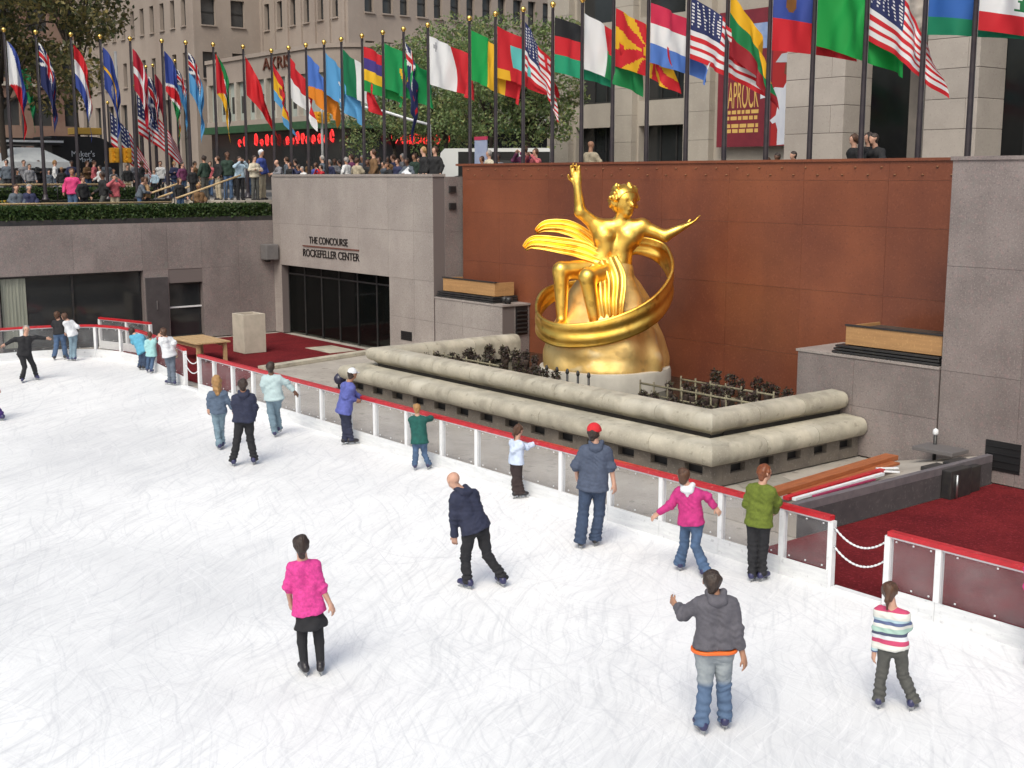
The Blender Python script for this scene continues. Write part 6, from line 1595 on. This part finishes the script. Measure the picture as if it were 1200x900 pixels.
px_person('dark haired skater in navy hooded sweatshirt holding hands', 'person', 1.78, 4, dict(head=(284.5, 451), neck=(285.5, 460), pelvis=(286, 490), el=(275, 473), hl=(275, 483), er=(298.5, 477), hr=(296, 493), kl=(278, 516), kr=(293.5, 515), fl=(273.5, 546), fr=(298, 544)),
          dict(top=navy, legs=black_cloth, boots=boot_navy, skin=skin_b, hair='short', hairmat=hair_dark, hood=True, sleeve=1, topname='sweatshirt', ease=.036, tease=.026), .016)
px_person('skater in pale aqua sweater with arms held wide', 'person', 1.74, 10, dict(head=(317, 430.5), neck=(318, 438), pelvis=(321, 465), el=(308.5, 451), hl=(310.5, 461, .1), er=(336, 449), hr=(345, 459), kl=(317.5, 484), kr=(324, 482), fl=(322, 512), fr=(327, 507, .25)),
          dict(top=paleaqua, legs=denim_pale, boots=boot_navy, skin=skin_c, hair='short', hairmat=hair_dark, sleeve=.94, topname='sweater', ease=.036, tease=.03), .017)
px_person('skater in black with arms outstretched, facing the rink', 'person', 1.7, 172, dict(head=(31, 386), neck=(29.6, 393), pelvis=(28.5, 414), er=(18, 397.5), hr=(6, 403.5), el=(42, 395), hl=(54, 396.5), kr=(29, 430), kl=(39, 428), fr=(26.5, 448), fl=(43, 445)),
          dict(top=black_cloth, legs=black_cloth, boots=boot_navy, hair='short', hairmat=hair_grey, sleeve=1, topname='sweater'), .018)
px_person('dark topped skater in jeans huddled at the far barrier', 'person', 1.72, 20, dict(head=(67, 369.5, .1), neck=(69, 374, .1), pelvis=(70, 390), el=(62, 381, .15), hl=(66, 386, .35), er=(76, 381, .15), hr=(77, 386, .35), kl=(66, 405), kr=(75, 405), fl=(64, 422), fr=(77, 421)),
          dict(top=black_cloth, legs=denim, boots=boot_black, hair='short', hairmat=hair_brown, sleeve=1, topname='top', tease=.028), .02)
px_person('white topped skater in pale jeans huddled at the far barrier', 'person', 1.62, -35, dict(head=(75, 371), neck=(79, 374.5), pelvis=(85, 391), el=(78, 384, .1), hl=(77, 390, .2), er=(91, 383), hr=(92, 384, .25), kl=(84, 406), kr=(87.5, 406), fl=(83.5, 423), fr=(87.5, 423)),
          dict(top=white_cloth, legs=denim_pale, boots=boot_navy, hair='short', hairmat=hair_brown, sleeve=.95, w=.92, topname='top'), .02)
px_person('skater in aqua anorak bending over the barrier corner', 'person', 1.68, 20, dict(head=(158.5, 388, .25), neck=(162.5, 391, .2), pelvis=(172, 411), el=(160, 401, .25), hl=(164, 397, .45), er=(176, 400, .2), hr=(172, 398, .45), kl=(169.5, 422), kr=(173.5, 422), fl=(168, 433), fr=(173, 433)),
          dict(top=aqua, legs=denim_dark, boots=boot_black, hair='short', hairmat=hair_dark, sleeve=1, topname='anorak', ease=.034), .02)
px_person('child in pale aqua jacket at the barrier beside the anorak', 'person', 1.36, 15, dict(head=(180.8, 392), neck=(181.5, 396.5), pelvis=(182.5, 414), el=(176, 405), hl=(176.5, 411), er=(187, 398, .05), hr=(189.5, 394.5, .15), kl=(179, 424), kr=(183.5, 424), fl=(178, 436), fr=(182.5, 437)),
          dict(top=cloth('pale_aqua_jacket', (.34, .60, .62), .85), legs=denim, boots=boot_navy, hair='short', hairmat=hair_brown, sleeve=1, hem=-.1, topname='jacket', ease=.03), .02)
px_person('skater in white shirt and grey trousers near the gap', 'person', 1.74, -40, dict(head=(208, 388), neck=(211, 392.5), pelvis=(215.5, 413), el=(206, 400, .12), hl=(204.5, 394, .2), er=(221.5, 400), hr=(219.5, 408, .2), kl=(216, 430), kr=(219.5, 430), fl=(216.5, 449), fr=(221, 450)),
          dict(top=white_cloth, legs=cloth('slate_grey_trousers', (.13, .16, .21), .75), boots=boot_navy, hair='short', hairmat=hair_brown, sleeve=1, hem=-.08, topname='shirt', ease=.03), .018)
px_person('skater in violet trousers trailing one skate', 'person', 1.7, -60, dict(head=(-22, 426), neck=(-20, 434), pelvis=(-13, 461), el=(-32, 446), hl=(-36, 456), er=(-8, 446), hr=(-2, 455, .1), kl=(-14, 476), kr=(-5, 476), fl=(-13, 494), fr=(2, 493)),
          dict(top=navy, legs=purple, boots=boot_navy, hair='short', hairmat=hair_dark, sleeve=1, topname='top'), .02)
px_person('skater in hot pink jacket holding the rail beyond the gap', 'person', 1.6, 10, dict(head=(1220, 645), neck=(1221, 660), pelvis=(1223, 712), el=(1206, 688), hl=(1210, 703, .2), er=(1243, 688), hr=(1245, 712), kl=(1215, 745), kr=(1231, 745), fl=(1207, 782), fr=(1233, 786)),
          dict(top=cloth('hot_pink', (.72, .02, .22), .8), legs=denim, boots=boot_navy, hair='short', hairmat=hair_brown, sleeve=1, topname='jacket'), .016)
# pale side stripe on garments
def stripe_strip(person_label, pts_px, B_px, w, mat, name):
    for o in COL.objects:
        if o.get('label') == person_label:
            B = G(*B_px); vh = unit([B[0], B[1], 0]); P = []
            for (u, v, dz) in pts_px:
                D = ray(u, v); P.append(CP + D * (((B @ vh) + dz) / (D @ vh)))
            mb = MB()
            for a, b in zip(P[:-1], P[1:]): mb.beam(a, b, w, .008, tuple(vh))
            mb.build(name, mat, o); return
stripe_strip('skater in white cap and royal blue jacket at the barrier', [(411.5, 480, -.12), (412.5, 498, -.06), (414, 514, -.02)], (420, 519), .035, white_cloth, 'side_stripe')

# ================================================================ ONLOOKERS
TPL = {}
def template(kind):
    z = 1.75; o = dict(top=white_cloth, legs=denim, boots=boot_black, hair='long' if kind.endswith('_w') else 'short', hairmat=hair_dark, sleeve=1, wr=.012, tease=.024, ease=.03, topname='jacket', w=.93 if kind.endswith('_w') else 1.0)
    J = dict(fwd=(0, 1, 0), head=(0, .03, 1.63), neck=(0, 0, 1.47), pelvis=(0, 0, .95), el=(-.27, -.02, 1.16), er=(.27, -.02, 1.16), hl=(-.28, .1, .93), hr=(.28, .1, .93), kl=(-.1, .03, .52), kr=(.1, .03, .52), al=(-.11, 0, .09), ar=(.11, 0, .09))
    k = kind.split('_')[0]
    if k == 'lean': J.update(head=(0, .2, 1.57), neck=(0, .13, 1.42), el=(-.3, .2, 1.12), er=(.3, .2, 1.12), hl=(-.1, .42, 1.1), hr=(.1, .42, 1.08))
    if k == 'photo': J.update(el=(-.3, .18, 1.32), er=(.3, .18, 1.32), hl=(-.08, .26, 1.55), hr=(.08, .26, 1.55))
    if k == 'cross': J.update(el=(-.28, .06, 1.18), er=(.28, .06, 1.18), hl=(.08, .2, 1.2), hr=(-.08, .2, 1.16))
    if k == 'walk': J.update(kl=(-.1, .2, .53), al=(-.1, .28, .09), kr=(.1, -.05, .52), ar=(.1, -.3, .12), hl=(-.27, -.18, .98), hr=(.27, .25, 1.0))
    if k == 'sit': J.update(head=(0, .05, 1.15), neck=(0, 0, .99), pelvis=(0, 0, .50), el=(-.26, .05, .72), er=(.26, .05, .72), hl=(-.12, .32, .62), hr=(.12, .32, .62), kl=(-.12, .42, .52), kr=(.12, .42, .52), al=(-.12, .45, .1), ar=(.12, .45, .1))
    root = thing('person', (0, 0, 0), 'template', 'person')
    figure(J, o, root, .026, 1.0)
    parts = [(c.name.split('.')[0], c.data) for c in root.children]
    for c in list(root.children): bpy.data.objects.remove(c)
    bpy.data.objects.remove(root)
    return parts
def onlooker(pos, hgt, face, kind, skin, top, legs, hair, label, group):
    if kind not in TPL: TPL[kind] = template(kind)
    o = bpy.data.objects.new('person', None); COL.objects.link(o); o.location = pos; k = hgt / 1.75; o.scale = (k, k, k); o.rotation_euler = (0, 0, math.radians(face)); props(o, label, 'person', group)
    for nm, me in TPL[kind]:
        if nm == 'hair' and hair is None: continue
        c = bpy.data.objects.new(nm, me); COL.objects.link(c); c.parent = o
        m = {'body': skin, 'jacket': top, 'trousers': legs, 'hair': hair}.get(nm)
        if m is not None:
            c.material_slots[0].link = 'OBJECT'; c.material_slots[0].material = m
CW = dict(grey=(.22, .22, .24), black=(.016, .016, .018), navy=(.03, .035, .09), white=(.7, .7, .7), blue=(.05, .08, .32), red=(.48, .02, .03), beige=(.42, .36, .26), brown=(.18, .10, .045), dgreen=(.025, .05, .035), lblue=(.42, .55, .66), tan=(.36, .22, .11), pink=(.66, .05, .20), rose=(.52, .12, .14), purple=(.14, .03, .09), cream=(.60, .54, .42), slate=(.10, .12, .15), yellow=(.6, .4, .03))
def cm(n): return cloth('cloth_' + n, CW[n], .75)
HR = dict(d=hair_dark, b=hair_brown, g=hair_grey, y=hair_blond, r=hair_red, n=None, w=white_cloth)
GRP1 = 'onlookers at the plaza parapet'
front = [(329, 187, 'lean', 'grey', 'n', 'bald onlooker in grey jacket leaning on the concourse parapet', 22.5, 175), (339.5, 190, 'stand', 'black', 'b', 'onlooker in black beside the bald man at the parapet', 22.6, 190), (350, 193, 'photo', 'navy', 'd', 'onlooker in navy raising hands at the parapet', 22.6, 170), (357.5, 195, 'lean', 'white', 'g', 'onlooker in bright white leaning on the parapet', 22.4, 185), (370, 190.5, 'stand', 'blue', 'b', 'onlooker in blue jacket beside the red jacket', 22.8, 200), (376.5, 195, 'photo', 'red', 'd', 'onlooker in red jacket with raised hands', 22.4, 180), (378, 182, 'stand', 'slate', 'g', 'grey haired onlooker behind the red jacket', 23.2, 150),
         (406, 184, 'stand', 'white', 'g', 'grey haired onlooker in white turned toward the beige jacket', 22.7, 110), (418, 185, 'cross', 'beige', 'b', 'brown haired onlooker in beige with back to the rink', 22.6, 20), (431, 187, 'stand', 'black', 'b', 'onlooker in black half hidden beside the brown jacket', 23.1, 200), (438, 175, 'stand', 'brown', 'b', 'tall onlooker in brown jacket at the parapet', 22.6, 160), (450, 189, 'stand', 'slate', 'd', 'dark onlooker right of the brown jacket', 23.2, 170), (458, 190, 'lean', 'black', 'b', 'onlooker in black leaning low on the parapet', 22.5, 180), (466, 186, 'stand', 'navy', 'b', 'onlooker in navy behind the pale bag', 23.0, 190), (480, 185, 'lean', 'slate', 'd', 'onlooker in slate jacket with a pale bag', 22.5, 200), (497, 172, 'stand', 'black', 'y', 'tall fair onlooker in black before the white van', 22.7, 160), (510, 171.5, 'stand', 'black', 'b', 'tall brown haired onlooker in black before the white van', 22.7, 195),
         (565, 183, 'stand', 'red', 'b', 'onlooker in red beside the notice board', 24.4, 180), (573.5, 176, 'stand', 'cream', 'g', 'grey haired onlooker in cream near the notice board', 24.3, 170), (584, 180, 'stand', 'grey', 'd', 'onlooker in grey right of the notice board', 25, 200), (615, 171, 'photo', 'purple', 'b', 'onlooker in plum top with hands to face', 24.2, 185), (628, 174, 'photo', 'rose', 'b', 'onlooker in rose top beside the plum top', 24.2, 180), (692, 165, 'cross', 'beige', 'n', 'bald onlooker in beige with back to the rink', 24.3, 10),
         (904, 184, 'lean', 'brown', 'b', 'low onlooker peering over the wall under the poster', 24.2, 180), (916, 179, 'lean', 'dgreen', 'd', 'onlooker in green peering over the wall under the poster', 24.2, 180), (936, 177, 'lean', 'black', 'd', 'dark haired onlooker peering over the wall by the pier', 24.2, 170), (1002, 157, 'stand', 'black', 'b', 'onlooker in black beside the stone pier', 24.2, 150), (1019, 155, 'stand_w', 'black', 'd', 'long haired onlooker in black before the dark arch', 24.2, 165), (1032, 156, 'lean', 'black', 'd', 'onlooker in black leaning over the wall before the arch', 24.1, 170)]
r = random.Random(5); sk = [skin_a, skin_a, skin_b, skin_a, skin_c]
for i, (u, v, kd, c, h, lab, Y, fc) in enumerate(front):
    p = PY(u, v, Y); hgt = p[2] - ZP
    if kd.startswith('lean'): hgt *= 1.03
    onlooker((p[0], Y, ZP), min(max(hgt, 1.25), 2.0), fc, kd, sk[i % 5] if u < 1000 else skin_a, cm(c), [denim, black_cloth, grey_trs][i % 3], HR[h], lab, GRP1)
GRP2 = 'onlookers on the left terrace and steps'
# (u, head v, x plane, floor z, pose, colour, hair, label, facing)
leftp = [(213, 190, -44.5, ZP, 'stand', 'purple', 'd', 'onlooker in plum by the far end of the steps', 200), (225, 195, -43.5, ZP, 'stand', 'black', 'b', 'onlooker in black on the steps', 180), (239, 182, -43.5, ZP, 'stand', 'dgreen', 'd', 'onlooker in dark green with dark hair on the steps', 20), (255, 183, -43.2, ZP, 'stand', 'black', 'b', 'onlooker in black at the top of the steps', 90), (266, 178, -43.0, ZP, 'stand', 'dgreen', 'b', 'tall onlooker in dark green jacket at the top of the steps', 170), (280, 183, -42.2, ZP, 'photo', 'lblue', 'd', 'onlooker in pale blue shirt with hands raised on the steps', 180), (297.5, 182, -41.9, ZP, 'cross', 'cream', 'd', 'onlooker in cream jumper with folded arms by the wall end', 190), (305.5, 175, -42.4, ZP, 'stand', 'blue', 'w', 'onlooker in blue jacket and white cap by the wall end', 210),
         (210, 208, -42.6, ZT, 'stand_w', 'black', 'b', 'onlooker in black standing below the steps', 190), (232, 214, -42.5, ZT, 'sit', 'brown', 'y', 'seated onlooker in brown below the steps', 180),
         (18, 214, -42.6, ZT, 'sit', 'slate', 'b', 'seated dark haired onlooker in slate behind the hedge', 180), (33, 213, -42.6, ZT, 'sit', 'navy', 'g', 'seated grey haired onlooker behind the hedge', 180), (84, 197, -42.8, ZT, 'stand', 'pink', 'b', 'child in bright pink behind the hedge', 150), (96, 206, -42.6, ZT, 'stand', 'black', 'b', 'child in black top behind the hedge next to the pink child', 200), (120, 201, -42.7, ZT, 'walk', 'black', 'd', 'onlooker in black beside the pink shirt', 90), (133, 204, -42.6, ZT, 'photo', 'rose', 'd', 'onlooker in pink shirt with hands to face', 180), (162, 206, -42.6, ZT, 'lean', 'slate', 'b', 'onlooker in slate leaning beside the tan coat', 250), (171, 207, -42.7, ZT, 'stand', 'tan', 'b', 'onlooker in tan coat behind the hedge', 80),
         (34, 192, -48.5, ZP, 'stand', 'grey', 'd', 'onlooker in grey before the white tent', 180), (72, 196, -48.5, ZP, 'stand', 'black', 'y', 'fair haired onlooker beside the black trailer', 160), (92, 196, -49, ZP, 'stand', 'brown', 'y', 'fair onlooker in brown before the trailer', 200), (117, 194, -48.6, ZP, 'walk', 'white', 'd', 'onlooker in white walking past the trailer', 100), (133, 198, -48.6, ZP, 'stand', 'grey', 'b', 'onlooker in grey beside the signal pole', 180), (149, 193, -48.5, ZP, 'stand', 'black', 'b', 'onlooker in black right of the signal pole', 180), (172, 198, -49, ZP, 'stand', 'grey', 'b', 'onlooker in pale grey before the far flagpoles', 90), (181, 199, -49.5, ZP, 'stand', 'lblue', 'b', 'onlooker in pale blue before the far flagpoles', 120), (57, 199, -49, ZP, 'stand', 'slate', 'd', 'onlooker in slate beneath the tent edge', 170), (20, 200, -48.5, ZP, 'stand', 'black', 'd', 'onlooker in black beneath the tent', 190), (196, 200, -48.8, ZP, 'walk', 'navy', 'd', 'onlooker in navy walking behind the steps', 270)]
for i, (u, v, X, z0, kd, c, h, lab, fc) in enumerate(leftp):
    p = PX(u, v, X); hgt = p[2] - z0
    if kd == 'sit': hgt = 1.72
    onlooker((X, p[1], z0), min(max(hgt, 1.1), 2.0), fc + 90, kd, sk[i % 5], cm(c), [denim, black_cloth, grey_trs, cm('beige')][i % 4], HR[h], lab, GRP2)
for i, (u, v) in enumerate(((336, 184), (346, 186), (362, 187), (386, 190), (392, 186), (398, 189), (412, 181), (425, 182), (444, 184), (454, 183), (461, 181), (472, 180), (486, 180), (491, 184))):
    p = PY(u, v, 24.9 + (i % 3) * .35); onlooker((p[0], p[1], ZP), min(max(p[2] - ZP, 1.5), 1.95), 150 + 17 * i % 80, ('stand', 'cross', 'walk')[i % 3], sk[i % 5], cm(('slate', 'black', 'brown', 'navy', 'grey', 'dgreen', 'purple')[i % 7]), black_cloth, HR['bdbg'[i % 4]], 'darkly dressed onlooker in the second row behind the parapet', 'second row onlookers')
for i, (u, v) in enumerate(((8, 199), (28, 197), (45, 198), (64, 197), (84, 195), (102, 197), (110, 196), (125, 197), (158, 196), (166, 197), (188, 196), (204, 195), (228, 193), (246, 190), (272, 188), (290, 187))):
    p = PX(u, v, -50.6 - (i % 3) * .5); onlooker((p[0], p[1], ZP), min(max(p[2] - ZP, 1.5), 1.95), 230 + 37 * i % 120, ('stand', 'walk', 'cross')[i % 3], sk[i % 5], cm(('slate', 'grey', 'black', 'white', 'navy', 'brown', 'rose')[i % 7]), (black_cloth, denim)[i % 2], HR['dbby'[i % 4]], 'passer by on the upper plaza between the flagpole rows', 'passers by on the plaza')
bag = thing('shoulder_bag', (0, 0, ZP), 'pale plastic shopping bag hung over the parapet', 'bag'); p = PY(476, 202, 22.25); bag.location = tuple(p); ORIG[bag.name] = Vector(p)
link('bag_body', surface('bag_body', [limb(p + A3((-.1, 0, -.1)), p + A3((.15, 0, -.12)), .16, .14, ((0, 1, 0), .6)), limb(p + A3((0, 0, 0)), p + A3((.12, 0, .12)), .1, .05, ((0, 1, 0), .6))], .02, .04, .012, 3), white_cloth, bag)
